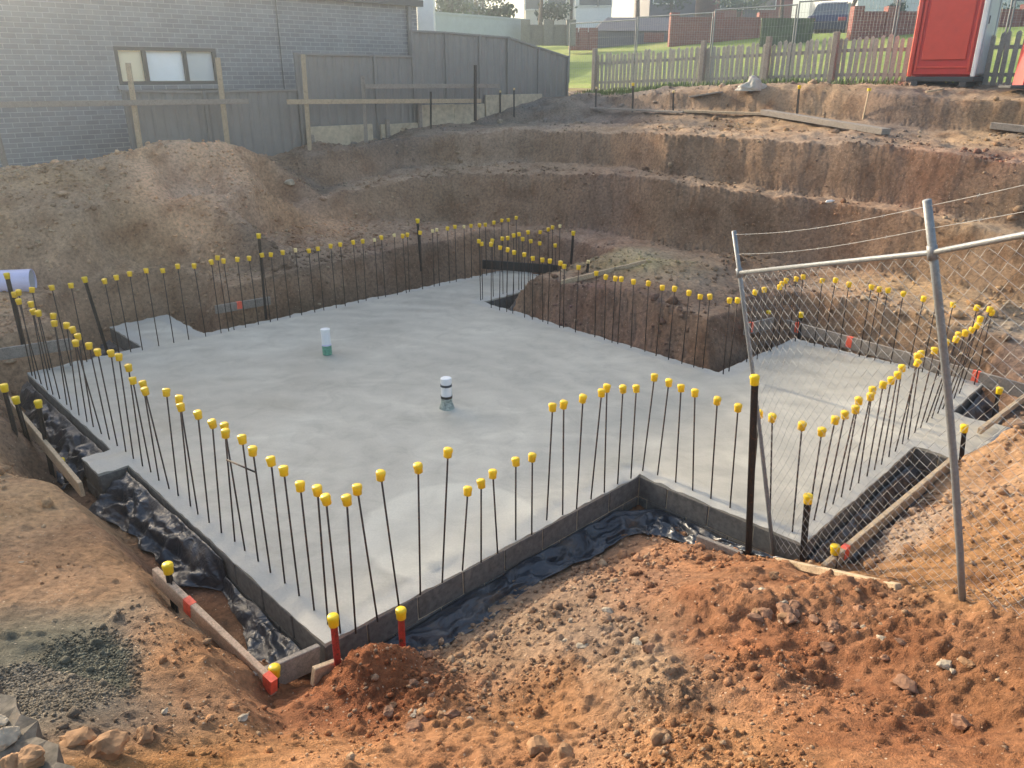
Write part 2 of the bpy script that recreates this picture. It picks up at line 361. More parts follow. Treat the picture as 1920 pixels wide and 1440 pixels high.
    # along the neighbour's fence and the heap
    for c in [(6.9,11.0,1.95),(6.9,12.2,1.9),(9.6,11.2,2.1),(9.6,12.4,2.1),(12.5,11.1,2.45),(14.5,11.1,2.72),(14.6,13,2.7),(5.8,11.3,1.7),(4.5,11.2,1.7),(2.4,11.0,1.75),(3,12.6,1.6),(5,12.6,1.6),(0,12.6,1.6),(-4,11,1.5),(-8,12,1.6),
              (0.2,9.3,.85),(-.5,8.6,.7),(.6,8.8,.58),(2,8.75,.68),(3.4,9.0,.86),(4.9,9.1,.9),(-3,8.5,.9),(-2,10,1.2)]: q(*c)
    line([W(-60,332,11.6), W(60,318,12.0), W(150,302,12.4), W(235,288,12.8), W(300,270,13.2), W(370,267,13.6), W(440,272,14.0), W(490,288,14.5)])
    line([W(-60,322,12.6), W(150,296,13.2), W(300,268,13.7), W(400,270,14.3)])
    line([W(-60,392,10.9), W(100,380,11.3), W(250,372,11.8), W(380,362,12.3), W(480,352,13.2)])
    line([W(-60,410,10.75), W(100,398,11.15), W(250,390,11.65), W(380,380,12.15), W(470,372,12.9)])
    for v in (11.2, 8.8, 6.56, 4.5, 2.72, .99, -1.5, -5): q(15.65, v, 2.7+.1*min(3, (11.2-v)/1.6)); q(16.6, v, 2.75+.1*min(3, (11.2-v)/1.6))
    q(17,14,2.8); q(-10,16,1.8); q(5,17,2.0); q(12,17,2.5); q(-12,-3,1.6); q(16.5,-8,3.0); q(4,-9,1.8); q(-6,-7,1.7); q(12,-10,2.4)
    return T
TIN = tin_points()
def slab_dist(u, v):
    d = np.full(u.shape, 1e9); ins = np.zeros(u.shape, bool); n = len(SLAB)
    for i in range(n):
        x1, y1 = SLAB[i]; x2, y2 = SLAB[(i+1) % n]; ex, ey = x2-x1, y2-y1; L = ex*ex+ey*ey
        t = np.clip(((u-x1)*ex+(v-y1)*ey)/L, 0, 1); d = np.minimum(d, np.hypot(u-x1-t*ex, v-y1-t*ey))
        if abs(ey) > 1e-9:
            c = ((y1 > v) != (y2 > v)) & (u < ex*(v-y1)/ey+x1); ins ^= c
    return np.where(ins, -d, d)
def tin_eval(u, v):
    pts = [Vector((a, b)) for a, b, _ in TIN]
    vo, eo, fo, ov, oe, of = geometry.delaunay_2d_cdt(pts, [], [], 0, 1e-5)
    zz = [TIN[o[0]][2] if o else 1 for o in ov]
    out = np.full(u.shape, np.nan)
    for f in fo:
        (ax, ay), (bx, by), (cx, cy) = [(vo[i].x, vo[i].y) for i in f]
        m = np.where((u >= min(ax,bx,cx)-1e-6) & (u <= max(ax,bx,cx)+1e-6) & (v >= min(ay,by,cy)-1e-6) & (v <= max(ay,by,cy)+1e-6))
        if len(m[0]) == 0: continue
        uu, vv = u[m], v[m]; D = (by-cy)*(ax-cx)+(cx-bx)*(ay-cy)
        if abs(D) < 1e-12: continue
        l1 = ((by-cy)*(uu-cx)+(cx-bx)*(vv-cy))/D; l2 = ((cy-ay)*(uu-cx)+(ax-cx)*(vv-cy))/D; l3 = 1-l1-l2
        k = (l1 >= -1e-6) & (l2 >= -1e-6) & (l3 >= -1e-6)
        z = l1*zz[f[0]]+l2*zz[f[1]]+l3*zz[f[2]]
        out[tuple(a[k] for a in m)] = z[k]
    return np.where(np.isnan(out), 1.6, out)
def bumpat(x, y, c, r, h):
    d = np.hypot(x-c[0], y-c[1])/r; return h*np.exp(-d*d*1.6)
def height(x, y, detail=True):
    q1 = x-F0.x; q2 = y-F0.y; u = q1*U.x+q2*U.y; v = q1*V.x+q2*V.y
    # wobble the plan so the cut edges wander
    uw = u+.09*fbm(x*.8, y*.8, 3, 2)*np.clip((np.hypot(u-3,v-2)-3.5)/3, .15, 1.0); vw = v+.09*fbm(x*.8+9, y*.8, 4, 2)*np.clip((np.hypot(u-3,v-2)-3.5)/3, .15, 1.0)
    z = tin_eval(uw, vw)
    far = np.clip((y-5)/8, 0, 1)
    z = z + fbm(x*.7, y*.7, 11, 4)*(.05+.03*far)
    # red clay heap at the front corner, other small heaps
    for px, py, zz, r, h in [(1560,1280,.5,.28,-.10),(1800,1350,.7,.35,-.10),(1330,1215,.25,.22,-.05),(690,1250,.0,.30,.26),(770,1240,-.05,.22,.10),(1330,1130,.25,.42,.16),(1440,1085,.15,.40,.08),(1560,1150,.3,.35,.05),(1080,1090,-.1,.5,.05),(1215,1290,.4,.3,.08),(1850,900,.6,.5,.25),(1910,800,.4,.35,.35),(1280,1040,-.15,.25,.08),(560,1300,.1,.2,.08)]:
        c = Z(px, py, zz); z = z + bumpat(x, y, c, r, h)
    sd = slab_dist(u, v)
    wob = .06*fbm(x*2.3, y*2.3, 23, 3)
    front = (((v < -.02) & (u > -.5) & (u < 3.2)) | ((u < -.0) & (v < .16)))
    ntc = (u > 5.6) & (v > .9) & (v < 4.8) & (u < 8); w = np.where(front, .10, np.where(ntc, .10, .42))+wob
    left = (u < .05) & (v > 0) & (v < 6.6)
    tr = np.where(front, 9.0, np.where(left, -.33+np.clip(sd-w*.75, 0, 9)*1.75, np.where((v < -1.4) & (u > 3.1), np.where(v < -1.93, 9.0, -.43+np.clip(sd-.30, 0, 9)*6), -.43+np.clip(sd-w, 0, 9)*np.where(ntc, 1.7, 2.6))))
    k = .04; h = np.clip(.5+.5*(tr-z)/k, 0, 1); zt = tr*(1-h)+z*h-k*h*(1-h)
    zt = np.where(sd < 0, -.5, zt)
    if detail:
        slope = np.clip(sd/.3, .2, 1)
        rg = np.clip(fbm(x*.8+4, y*.8, 31, 3)*1.6+.5, 0, 1)
        fg = np.clip((6.5-y)/3, 0, 1)*np.clip((u+.55)*2.2, .12, 1)
        zt = zt + slope*(fbm(x*2.1, y*2.1, 41, 6, .6)*.045 + fbm(x*14, y*14, 44, 4, .62)*.016*np.clip((10-y)/4, 0, 1)*(.4+.6*fg))
        heap = np.exp(-(((u-3.2)/2.6)**2+((v-9.6)/1.2)**2))
        cl1 = 0
        for px, py, zz, r in [(800,1320,.1,.22),(1480,1150,.3,.45),(1130,1230,.15,.25),(1250,1330,.4,.2),(1750,1230,.6,.45),(1300,1420,.8,.3)]:
            cc_ = Z(px, py, zz); cl1 = cl1+np.exp(-((x-cc_.x)**2+(y-cc_.y)**2)/r**2)
        lb = 1-.8*np.clip((-.5-u)/.2, 0, 1)*np.clip((v+.6)/.5, 0, 1)
        dens = lb*np.clip(.04+.34*rg*(.35+.65*fg)+.4*heap+.6*cl1, 0, .97)
        xw2 = x+.012*vn(x*30, y*30, 55); yw2 = y+.012*vn(x*30+7, y*30, 56)
        zt = zt + slope*(clods(xw2, yw2, .15, 51, dens*.25)*.6 + clods(xw2, yw2, .08, 61, dens*.65)*.85 + clods(xw2, yw2, .045, 71, dens*.95)*.95*np.clip((9-y)/3, .0, 1)+ clods(xw2+.3, yw2, .026, 77, dens*.95)*.95*np.clip((6-y)/2, 0, 1))
        # tyre / bucket scratches on the cut faces
        zt = zt + far*slope*(.045*fbm(x*4, y*4, 81, 4, .65))
        zt = np.where(sd < 0, -.5, zt)
    return zt
def gz(x, y):
    return float(height(np.array([float(x)]), np.array([float(y)]))[0])
def gz0(x, y):
    return float(height(np.array([float(x)]), np.array([float(y)]), False)[0])
def gp(p): return Vector((p[0], p[1], gz(p[0], p[1])))
def onground(px, py, it=14):
    """where the sight line through a photo point meets the modelled ground"""
    d = ray(px, py); s = np.linspace(1.0, 30, 3000)
    xs = d.x*s; ys = d.y*s; zs = H+d.z*s; g = height(xs, ys, False); k = np.argmax(zs <= g)
    return Vector((xs[k], ys[k], g[k])) if zs[k] <= g[k] else W(px, py, 20)
# soil colours of different places on the site, crests paler, cut faces darker (px, py, z, colour)
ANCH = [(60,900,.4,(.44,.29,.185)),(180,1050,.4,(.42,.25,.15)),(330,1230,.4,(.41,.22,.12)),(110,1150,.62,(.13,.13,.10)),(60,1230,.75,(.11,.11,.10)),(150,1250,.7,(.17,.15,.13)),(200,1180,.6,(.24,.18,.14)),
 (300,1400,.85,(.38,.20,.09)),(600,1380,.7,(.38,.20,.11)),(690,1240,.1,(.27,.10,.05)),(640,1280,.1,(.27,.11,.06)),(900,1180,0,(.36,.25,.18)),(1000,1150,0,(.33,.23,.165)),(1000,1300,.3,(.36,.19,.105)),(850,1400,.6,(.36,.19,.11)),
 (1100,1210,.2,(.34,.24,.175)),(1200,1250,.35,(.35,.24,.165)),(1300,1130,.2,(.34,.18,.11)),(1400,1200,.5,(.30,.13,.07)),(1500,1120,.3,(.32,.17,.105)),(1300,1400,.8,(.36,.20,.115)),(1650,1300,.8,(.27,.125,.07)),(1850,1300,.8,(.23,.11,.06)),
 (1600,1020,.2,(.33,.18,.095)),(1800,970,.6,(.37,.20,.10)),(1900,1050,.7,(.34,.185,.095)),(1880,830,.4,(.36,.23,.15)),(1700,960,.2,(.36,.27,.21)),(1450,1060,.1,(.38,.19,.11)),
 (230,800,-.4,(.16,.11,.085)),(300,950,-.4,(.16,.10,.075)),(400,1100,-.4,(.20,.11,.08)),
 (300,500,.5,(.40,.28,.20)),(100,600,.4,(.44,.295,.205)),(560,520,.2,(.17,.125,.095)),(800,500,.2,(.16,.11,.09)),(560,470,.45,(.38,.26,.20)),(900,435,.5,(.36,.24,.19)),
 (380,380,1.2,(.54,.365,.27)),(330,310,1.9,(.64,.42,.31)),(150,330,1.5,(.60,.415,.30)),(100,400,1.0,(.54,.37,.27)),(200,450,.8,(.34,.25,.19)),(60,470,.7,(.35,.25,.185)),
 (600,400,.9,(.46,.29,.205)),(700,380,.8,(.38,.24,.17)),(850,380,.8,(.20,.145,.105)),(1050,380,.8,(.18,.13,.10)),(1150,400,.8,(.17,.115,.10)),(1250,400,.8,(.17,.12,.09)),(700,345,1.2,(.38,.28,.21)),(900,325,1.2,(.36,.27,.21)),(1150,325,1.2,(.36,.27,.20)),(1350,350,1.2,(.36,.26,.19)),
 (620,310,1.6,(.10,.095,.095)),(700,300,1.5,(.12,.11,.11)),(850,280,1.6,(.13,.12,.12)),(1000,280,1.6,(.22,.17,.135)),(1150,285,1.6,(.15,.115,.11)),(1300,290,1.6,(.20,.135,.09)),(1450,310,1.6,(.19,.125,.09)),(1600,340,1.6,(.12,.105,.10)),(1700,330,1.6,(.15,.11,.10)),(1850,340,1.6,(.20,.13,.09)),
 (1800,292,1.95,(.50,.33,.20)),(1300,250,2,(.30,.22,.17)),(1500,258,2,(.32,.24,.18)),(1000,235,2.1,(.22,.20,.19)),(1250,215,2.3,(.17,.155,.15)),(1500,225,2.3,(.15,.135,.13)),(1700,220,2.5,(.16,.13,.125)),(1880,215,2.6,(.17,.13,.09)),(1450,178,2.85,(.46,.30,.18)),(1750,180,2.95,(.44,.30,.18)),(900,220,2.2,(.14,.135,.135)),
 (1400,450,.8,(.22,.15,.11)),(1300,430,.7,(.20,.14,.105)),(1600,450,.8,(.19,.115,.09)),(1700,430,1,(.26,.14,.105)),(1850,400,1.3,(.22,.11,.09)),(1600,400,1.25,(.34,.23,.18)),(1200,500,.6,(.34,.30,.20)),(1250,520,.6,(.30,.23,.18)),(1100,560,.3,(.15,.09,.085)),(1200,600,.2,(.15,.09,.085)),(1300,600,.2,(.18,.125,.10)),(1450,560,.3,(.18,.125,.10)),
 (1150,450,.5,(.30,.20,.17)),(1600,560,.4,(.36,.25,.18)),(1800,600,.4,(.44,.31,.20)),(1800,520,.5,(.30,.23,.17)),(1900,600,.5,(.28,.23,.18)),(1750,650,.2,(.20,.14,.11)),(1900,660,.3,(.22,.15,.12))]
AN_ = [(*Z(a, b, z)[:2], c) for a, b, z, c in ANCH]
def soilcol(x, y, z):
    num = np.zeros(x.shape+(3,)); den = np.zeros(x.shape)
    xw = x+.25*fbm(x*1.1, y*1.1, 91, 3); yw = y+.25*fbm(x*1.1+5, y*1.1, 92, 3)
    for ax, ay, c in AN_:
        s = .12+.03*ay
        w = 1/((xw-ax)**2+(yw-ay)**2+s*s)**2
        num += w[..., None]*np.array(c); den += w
    c = num/den[..., None]
    pc = Z(105, 1232, .60); rr = np.hypot(x-pc.x, (y-pc.y)*.8)+.10*fbm(x*4, y*4, 97, 4); k = np.clip((.40-rr)/.14, 0, 1)[..., None]
    gc = np.where((y-pc.y+.4*(x-pc.x) > .06)[..., None], np.array([.12,.118,.095]), np.array([.19,.165,.135])); c = c*(1-k)+gc*k
    g = (1+.16*fbm(x*2.6, y*2.6, 95, 4))[..., None]; r = fbm(x*1.3, y*1.3, 96, 3)
    c = c*g; c[..., 0] *= 1+.06*r; c[..., 2] *= 1-.10*r
    c = c*(1-.13*np.clip((6-y)/2, 0, 1))[..., None]
    mm = c.mean(-1, keepdims=True); c = mm+(c-mm)*(1.13+.12*np.clip((y-7)/3, 0, 1))[..., None]; c[..., 2] *= 0.96-.03*np.clip((y-7)/3, 0, 1)
    return np.clip(c, .01, .9)
def setcol(me, c):
    at = me.attributes.new('soil', 'FLOAT_COLOR', 'POINT')
    a = np.ones((len(c), 4), np.float32); a[:, :3] = c; at.data.foreach_set('color', a.ravel())
def axis(lo, hi, f0, k, c=0.0):
    out = [c]; x = c
    while x < hi: x += max(f0, k*abs(x)); out.append(x)
    x = c; left = []
    while x > lo: x -= max(f0, k*abs(x)); left.append(x)
    return np.array(left[::-1]+out)
def build_ground():
    xs = axis(-16, 17, .0165, .0075); ys = []; y = 1.2
    while y < 24.5: ys.append(y); y += max(.0115, .0048*y)
    ys = np.array([-3, -2, -1, 0, .5, .9] + ys)
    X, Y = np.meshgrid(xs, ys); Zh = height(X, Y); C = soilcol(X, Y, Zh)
    # sunlit benches painted paler, shaded cut faces darker; bucket teeth marks in relief
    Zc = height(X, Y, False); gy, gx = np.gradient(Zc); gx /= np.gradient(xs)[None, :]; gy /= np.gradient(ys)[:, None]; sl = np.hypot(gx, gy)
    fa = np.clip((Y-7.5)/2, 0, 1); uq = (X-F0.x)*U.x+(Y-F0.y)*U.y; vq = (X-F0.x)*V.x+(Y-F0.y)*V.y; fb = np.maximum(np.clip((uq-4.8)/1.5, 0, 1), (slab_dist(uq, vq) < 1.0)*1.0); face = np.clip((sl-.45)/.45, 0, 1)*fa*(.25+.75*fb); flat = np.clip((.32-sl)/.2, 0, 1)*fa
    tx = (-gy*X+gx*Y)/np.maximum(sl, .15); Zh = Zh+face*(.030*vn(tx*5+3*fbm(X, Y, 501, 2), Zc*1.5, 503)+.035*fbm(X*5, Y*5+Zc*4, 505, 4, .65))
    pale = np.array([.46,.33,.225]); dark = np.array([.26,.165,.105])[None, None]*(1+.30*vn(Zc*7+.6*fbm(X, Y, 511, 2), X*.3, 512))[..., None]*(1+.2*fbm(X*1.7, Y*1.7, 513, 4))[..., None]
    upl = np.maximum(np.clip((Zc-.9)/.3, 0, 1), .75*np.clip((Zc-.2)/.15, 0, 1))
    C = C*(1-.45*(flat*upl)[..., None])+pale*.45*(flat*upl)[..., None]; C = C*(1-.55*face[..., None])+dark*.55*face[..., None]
    # drop what lies beyond the picket line or under the neighbour's house
    q1 = X-F0.x; q2 = Y-F0.y; u = q1*U.x+q2*U.y; v = q1*V.x+q2*V.y
    ny, nx = X.shape; idx = np.arange(nx*ny).reshape(ny, nx)
    keep = ((u < 16.3) & (v < 13.3))
    kq = keep[:-1, :-1] & keep[1:, :-1] & keep[:-1, 1:] & keep[1:, 1:]
    qd = np.stack([idx[:-1, :-1], idx[:-1, 1:], idx[1:, 1:], idx[1:, :-1]], -1)[kq]
    used = np.zeros(nx*ny, bool); used[qd.ravel()] = True; re = -np.ones(nx*ny, np.int64); re[used] = np.arange(used.sum()); qd = re[qd]
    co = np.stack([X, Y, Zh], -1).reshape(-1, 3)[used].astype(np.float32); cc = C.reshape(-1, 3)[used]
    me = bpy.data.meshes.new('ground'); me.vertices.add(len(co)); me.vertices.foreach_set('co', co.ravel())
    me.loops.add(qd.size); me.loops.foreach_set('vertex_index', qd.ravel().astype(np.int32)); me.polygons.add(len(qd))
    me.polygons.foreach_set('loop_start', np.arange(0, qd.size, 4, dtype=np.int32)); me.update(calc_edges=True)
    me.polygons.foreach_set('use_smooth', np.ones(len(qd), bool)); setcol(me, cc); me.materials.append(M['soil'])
    tag(link('ground', me), None, None, kind='structure'); print('ground verts', len(co))
build_ground()
# ---------------------------------------------------------------- loose stones (uncountable)
ICO_V = []; _t = (1+5**.5)/2
for a, b in ((-1,_t),(1,_t),(-1,-_t),(1,-_t)): ICO_V.append((a,b,0))
for a, b in ((-1,_t),(1,_t),(-1,-_t),(1,-_t)): ICO_V.append((0,a,b))
for a, b in ((-1,_t),(1,_t),(-1,-_t),(1,-_t)): ICO_V.append((b,0,a))
ICO_V = np.array(ICO_V)/math.sqrt(1+_t*_t)
ICO_F = [(0,11,5),(0,5,1),(0,1,7),(0,7,10),(0,10,11),(1,5,9),(5,11,4),(11,10,2),(10,7,6),(7,1,8),(3,9,4),(3,4,2),(3,2,6),(3,6,8),(3,8,9),(4,9,5),(2,4,11),(6,2,10),(8,6,7),(9,8,1)]
def hull_ico():
    # recompute faces robustly
    import itertools
    f = []; c = ICO_V
    for t in itertools.combinations(range(12), 3):
        a, b, d = c[t[0]], c[t[1]], c[t[2]]
        if max(np.linalg.norm(a-b), np.linalg.norm(b-d), np.linalg.norm(a-d)) < 1.1:
            n = np.cross(b-a, d-a); f.append(t if n.dot(a) > 0 else (t[0], t[2], t[1]))
    return np.array(f)
ICO_F = hull_ico()
def build_stones():
    rng = np.random.default_rng(5); N = 120000
    # area-weighted toward the camera, all over the site
    Y = 1.7+22*rng.random(N)**2.9; X = (rng.random(N)*2-1)*(.75*Y+.6)
    q1 = X-F0.x; q2 = Y-F0.y; u = q1*U.x+q2*U.y; v = q1*V.x+q2*V.y; sd = slab_dist(u, v)
    cl = fbm(X*1.4, Y*1.4, 131, 3); fg = np.clip((u+.5)*3, .4, 1)
    k = (sd > .06) & (u < 15.5) & (v < 12.2) & (rng.random(N) < np.where(Y < 6.5, fg, 1)*np.clip(.28+cl*1.7, .02, 1))
    X, Y, u, v = X[k], Y[k], u[k], v[k]
    pc = Z(105, 1232, .60); n0 = len(X); th = rng.random(9000)*6.283; ra = .42*np.sqrt(rng.random(9000)); ex, ey = pc.x+ra*np.cos(th), pc.y+ra*np.sin(th)/.8
    rr = np.hypot(ex-pc.x, (ey-pc.y)*.8)+.10*fbm(ex*4, ey*4, 97, 4); kk = rng.random(9000) < np.clip((.38-rr)/.16, 0, 1); ex, ey = ex[kk], ey[kk]
    ne = len(ex); hu, hv = rng.uniform(-2, 10, 22000), rng.uniform(7.0, 12.5, 22000); hx = F0.x+U.x*hu+V.x*hv; hy = F0.y+U.y*hu+V.y*hv
    hk = rng.random(22000) < np.clip(.25+fbm(hx*1.1, hy*1.1, 141, 3)*1.1, .03, 1)*np.where(hu < 6, 1, .35); hx, hy = hx[hk], hy[hk]
    X = np.concatenate([X, ex, hx]); Y = np.concatenate([Y, ey, hy]); n = len(X); patch = (np.arange(n) >= n0) & (np.arange(n) < n0+ne); heapst = np.arange(n) >= n0+ne
    size = (.0035+.015*rng.random(n)**3.2)*np.clip(Y/3.5, .8, 2.1); big = rng.random(n) < .05; size = np.where(big, size*2.5, size)
    size = np.where(patch, rng.uniform(.004, .0095, n), size); size = np.where(heapst, .010+.030*rng.random(n)**3, size)
    Zg = height(X, Y); col = soilcol(X, Y, Zg)
    pal = rng.random(n); tint = np.where(pal[:, None] < .16, col*.5+np.array([.24,.19,.13]), np.where(pal[:, None] < .26, col*np.array([.80,.74,.70]), col*(.9+.5*rng.random((n, 1)))))
    tint = np.where(patch[:, None], col*rng.uniform(.6, 1.7, (n, 1)), tint)
    d = rng.normal(size=(n, 12, 1))*.16+1; sc = size[:, None, None]*(rng.uniform(.6, 1.25, (n, 1, 3)))*np.array([1, 1, .75])
    ang = rng.random(n)*6.28; ca, sa = np.cos(ang)[:, None], np.sin(ang)[:, None]
    vv = ICO_V[None]*d*sc; x = vv[..., 0]*ca-vv[..., 1]*sa; y = vv[..., 0]*sa+vv[..., 1]*ca
    co = np.stack([x+X[:, None], y+Y[:, None], vv[..., 2]+(Zg+size*.25)[:, None]], -1).reshape(-1, 3).astype(np.float32)
    fc = (ICO_F[None]+12*np.arange(n)[:, None, None]).reshape(-1).astype(np.int32)
    me = bpy.data.meshes.new('gravel'); me.vertices.add(len(co)); me.vertices.foreach_set('co', co.ravel())
    me.loops.add(len(fc)); me.loops.foreach_set('vertex_index', fc); me.polygons.add(len(fc)//3)
    me.polygons.foreach_set('loop_start', np.arange(0, len(fc), 3, dtype=np.int32)); me.update(calc_edges=True)
    setcol(me, np.repeat(tint, 12, 0)); me.materials.append(M['stone'])
    tag(link('gravel', me), 'loose stones and crumbs of clay lying all over the site', 'gravel', kind='stuff')
build_stones()
def rock(px, py, size, m, label, group=None, seed=0, flat=.7, sink=.3, cat='rock', name='rock'):
    p = onground(px, py); rg = random.Random(seed*13+int(px)); mb = MB()
    import bmesh
    bm = bmesh.new(); bmesh.ops.create_icosphere(bm, subdivisions=3, radius=1)
    ph = [rg.uniform(0, 9) for _ in range(6)]; sx, sy, sz = rg.uniform(.8, 1.3), rg.uniform(.7, 1.0), flat*rg.uniform(.8, 1.1)
    planes = [(Vector((rg.gauss(0,1), rg.gauss(0,1), rg.gauss(0,1))).normalized(), rg.uniform(.55, .88)) for _ in range(16)]
    for vt in bm.verts:
        c = vt.co.copy()
        for nn, dd in planes:
            t = c.dot(nn)
            if t > dd: c -= nn*(t-dd)*.85
        c *= 1+.10*math.sin(c.x*4+ph[3])*math.sin(c.y*5+ph[4]+c.z*3)+.05*math.sin(c.x*9+ph[0])*math.sin(c.y*8+ph[1])+.04*math.sin(c.z*13+ph[2]+c.x*11)
        vt.co = Vector((c.x*sx, c.y*sy, c.z*sz))*size
    me = bpy.data.meshes.new(name); bm.to_mesh(me); bm.free(); me.materials.append(m)
    o = link(name, me, None, (p.x, p.y, p.z+size*flat*(1-sink)*.7)); o.rotation_euler = (rg.uniform(-.3,.3), rg.uniform(-.3,.3), rg.uniform(0, 6))
    return tag(o, label, cat, group)
# ---------------------------------------------------------------- the slab
def build_slab():
    root = thing('concrete_slab', P(0, 0, -.4), 'freshly poured grey concrete slab with stepped outline and block edge, in the middle of the pit', 'concrete slab')
    off = -root.location
    # surface: constrained triangulation of the outline with a fine interior grid
    us = np.arange(-.3, 7.8, .055); vs = np.arange(-2.3, 7.7, .055); Ug, Vg = np.meshgrid(us, vs)
    sd = slab_dist(Ug, Vg); ins = sd < -.03
    pts = [Vector(p) for p in SLAB]; poly = []
    bd = []
    for i in range(len(SLAB)):
        a, b = Vector(SLAB[i]), Vector(SLAB[(i+1) % len(SLAB)]); n = max(1, int((b-a).length/.055))
        for k in range(n): bd.append(a.lerp(b, k/n))
    rim = []
    jit = random.Random(3)
    ptsall = bd + [Vector((a+jit.uniform(-.015,.015), b+jit.uniform(-.015,.015))) for a, b in zip(Ug[ins], Vg[ins])]
    edges = [(i, (i+1) % len(bd)) for i in range(len(bd))]
    vo, eo, fo, *_ = geometry.delaunay_2d_cdt(ptsall, edges, [], 0, 1e-6)
    cu = np.array([np.mean([vo[i].x for i in f]) for f in fo]); cv = np.array([np.mean([vo[i].y for i in f]) for f in fo]); ok = slab_dist(cu, cv) < 0
    ua = np.array([p.x for p in vo]); va = np.array([p.y for p in vo]); sdv = -slab_dist(ua, va)
    rimf = np.clip((.19+.05*fbm(ua*5, va*5, 205, 3)-sdv)/.05, 0, 1)
    z = .006*fbm(ua*.8, va*.8, 201, 3) + rimf*(.020*fbm(ua*9, va*9, 203, 3)+.006*fbm(ua*24, va*24, 204, 2)-.008) + np.where(sdv < .02, -.004, 0)
    mb = MB(); mb.v = [tuple(P(a, b, c)+off) for a, b, c in zip(ua, va, z)]; mb.f = [tuple(f) for f, k in zip(fo, ok) if k]
    mb0 = mb
    nb = len(bd); base = len(mb.v); idx = {}
    o = mb.obj('surface', M['concrete'], root, True)
    at = o.data.attributes.new('rim', 'FLOAT', 'POINT'); at.data.foreach_set('value', rimf.astype(np.float32))
    o.location = (0, 0, 0)
    # concrete blocks laid as permanent edge form, two courses
    mb = MB(); rg = random.Random(9); n = len(SLAB); area = sum(SLAB[i][0]*SLAB[(i+1) % n][1]-SLAB[(i+1) % n][0]*SLAB[i][1] for i in range(n))
    sg = 1 if area > 0 else -1
    for course in range(2):
        zt = -.030-.2*course
        for i in range(n):
            a, b = Vector(SLAB[i]), Vector(SLAB[(i+1) % n]); d = b-a; L = d.length; d.normalize(); inn = Vector((-d.y, d.x))*sg
            s = 0.0 if course == 0 else -.2
            while s < L-.02:
                s0 = max(s, 0); s1 = min(s+.4, L)
                if s1-s0 > .03:
                    dep = .19; c = a+d*(s0+s1)/2+inn*(dep/2-rg.uniform(0, .005)); M3 = Matrix.Rotation(AN+math.atan2(d.y, d.x)+rg.uniform(-.006,.006), 3, 'Z')
                    e0 = .19 if s0 < .01 else 0
                    mb.bev(P(c.x, c.y, zt-.095+rg.uniform(-.003,.003))+off, s1-s0-.009, dep, .192, .006, M3)
                s += .4
    mb.obj('block_edge', M['block'], root)
    # mortar behind the joints and the mass of the slab
    mb = MB(); ring = []
    def inset(k):
        out = []
        for i in range(n):
            p0, p1, p2 = Vector(SLAB[i-1]), Vector(SLAB[i]), Vector(SLAB[(i+1) % n])
            d1 = (p1-p0).normalized(); d2 = (p2-p1).normalized(); n1 = Vector((-d1.y, d1.x))*sg; n2 = Vector((-d2.y, d2.x))*sg
            out.append(p1+(n1+n2)*k/(1+n1.dot(n2)) if abs(1+n1.dot(n2)) > .1 else p1+n1*k)
        return out
    q = inset(.007); A = [P(p.x, p.y, -.42)+off for p in q]; B = [P(p.x, p.y, -.03)+off for p in q]
    mb.add(A+B, [(i, (i+1) % n, n+(i+1) % n, n+i) for i in range(n)])
    mb.obj('mortar_core', M['plinth'], root)
    # lip of concrete over the blocks
    mb = MB(); q0 = bd; m_ = len(q0); w = [rg.uniform(-.004, .010) for _ in range(m_)]
    top = [mb0.v[i] for i in range(m_)]
    lo = []
    for i, p in enumerate(q0):
        lo.append(P(p.x, p.y, -.033-max(0, w[i]))+off)
    mb.add(top+lo, [(i, (i+1) % m_, m_+(i+1) % m_, m_+i) for i in range(m_)])
    mb.obj('edge_lip', M['concrete'], root)
build_slab()

# ---------------------------------------------------------------- starter bars
bar_me = MB().lathe([(.0063, 0), (.0063, 1)], 7).mesh('bar', M['rebar'], True)
def cap_mesh(name, m, r, h):
    return MB().lathe([(r*.80, -h*.62), (r*.90, -h*.58), (r*.93, -h*.1), (r*1.0, -h*.02), (r*1.02, h*.05), (r*1.02, h*.28), (r*.93, h*.37), (r*.3, h*.40)], 14).mesh(name, m, True)
cap_me = cap_mesh('cap', M['cap'], .0295, .060); cap_f = cap_mesh('cap', M['capf'], .024, .05); capy_me = cap_mesh('cap', M['capy'], .033, .07)
ONES = ['', 'first', 'second', 'third', 'fourth', 'fifth', 'sixth', 'seventh', 'eighth', 'ninth', 'tenth', 'eleventh', 'twelfth', 'thirteenth', 'fourteenth', 'fifteenth', 'sixteenth', 'seventeenth', 'eighteenth', 'nineteenth']
def ordn(n):
    if n < 20: return ONES[n]
    t, o = divmod(n, 10); tens = ['', '', 'twent', 'thirt', 'fort', 'fift', 'sixt', 'sevent', 'eight', 'ninet'][t]
    return tens+'ieth' if o == 0 else tens+'y-'+ONES[o]
def rebar(base, top, label, group, faded=False, me=None):
    base = Vector(base); top = Vector(top); d = top-base; L = d.length
    o = thing('starter_bar', base, label, 'steel bar', group); o.rotation_mode = 'QUATERNION'; o.rotation_quaternion = Vector((0,0,1)).rotation_difference(d)
    b = link('bar', bar_me, o); b.scale = (1, 1, L)
    c = link('cap', me or (cap_f if faded else cap_me), o, (0, 0, L+.004)); c.rotation_euler = (random.uniform(-.16,.16), random.uniform(-.16,.16), 0)
    return o
def near_top(cpx, cpy, base):
    """point on the sight line of the cap that stands most nearly above the base"""
    d = ray(cpx, cpy); h = Vector((d.x, d.y)); s = Vector((base.x, base.y)).dot(h)/h.dot(h)
    return CAM + d*s
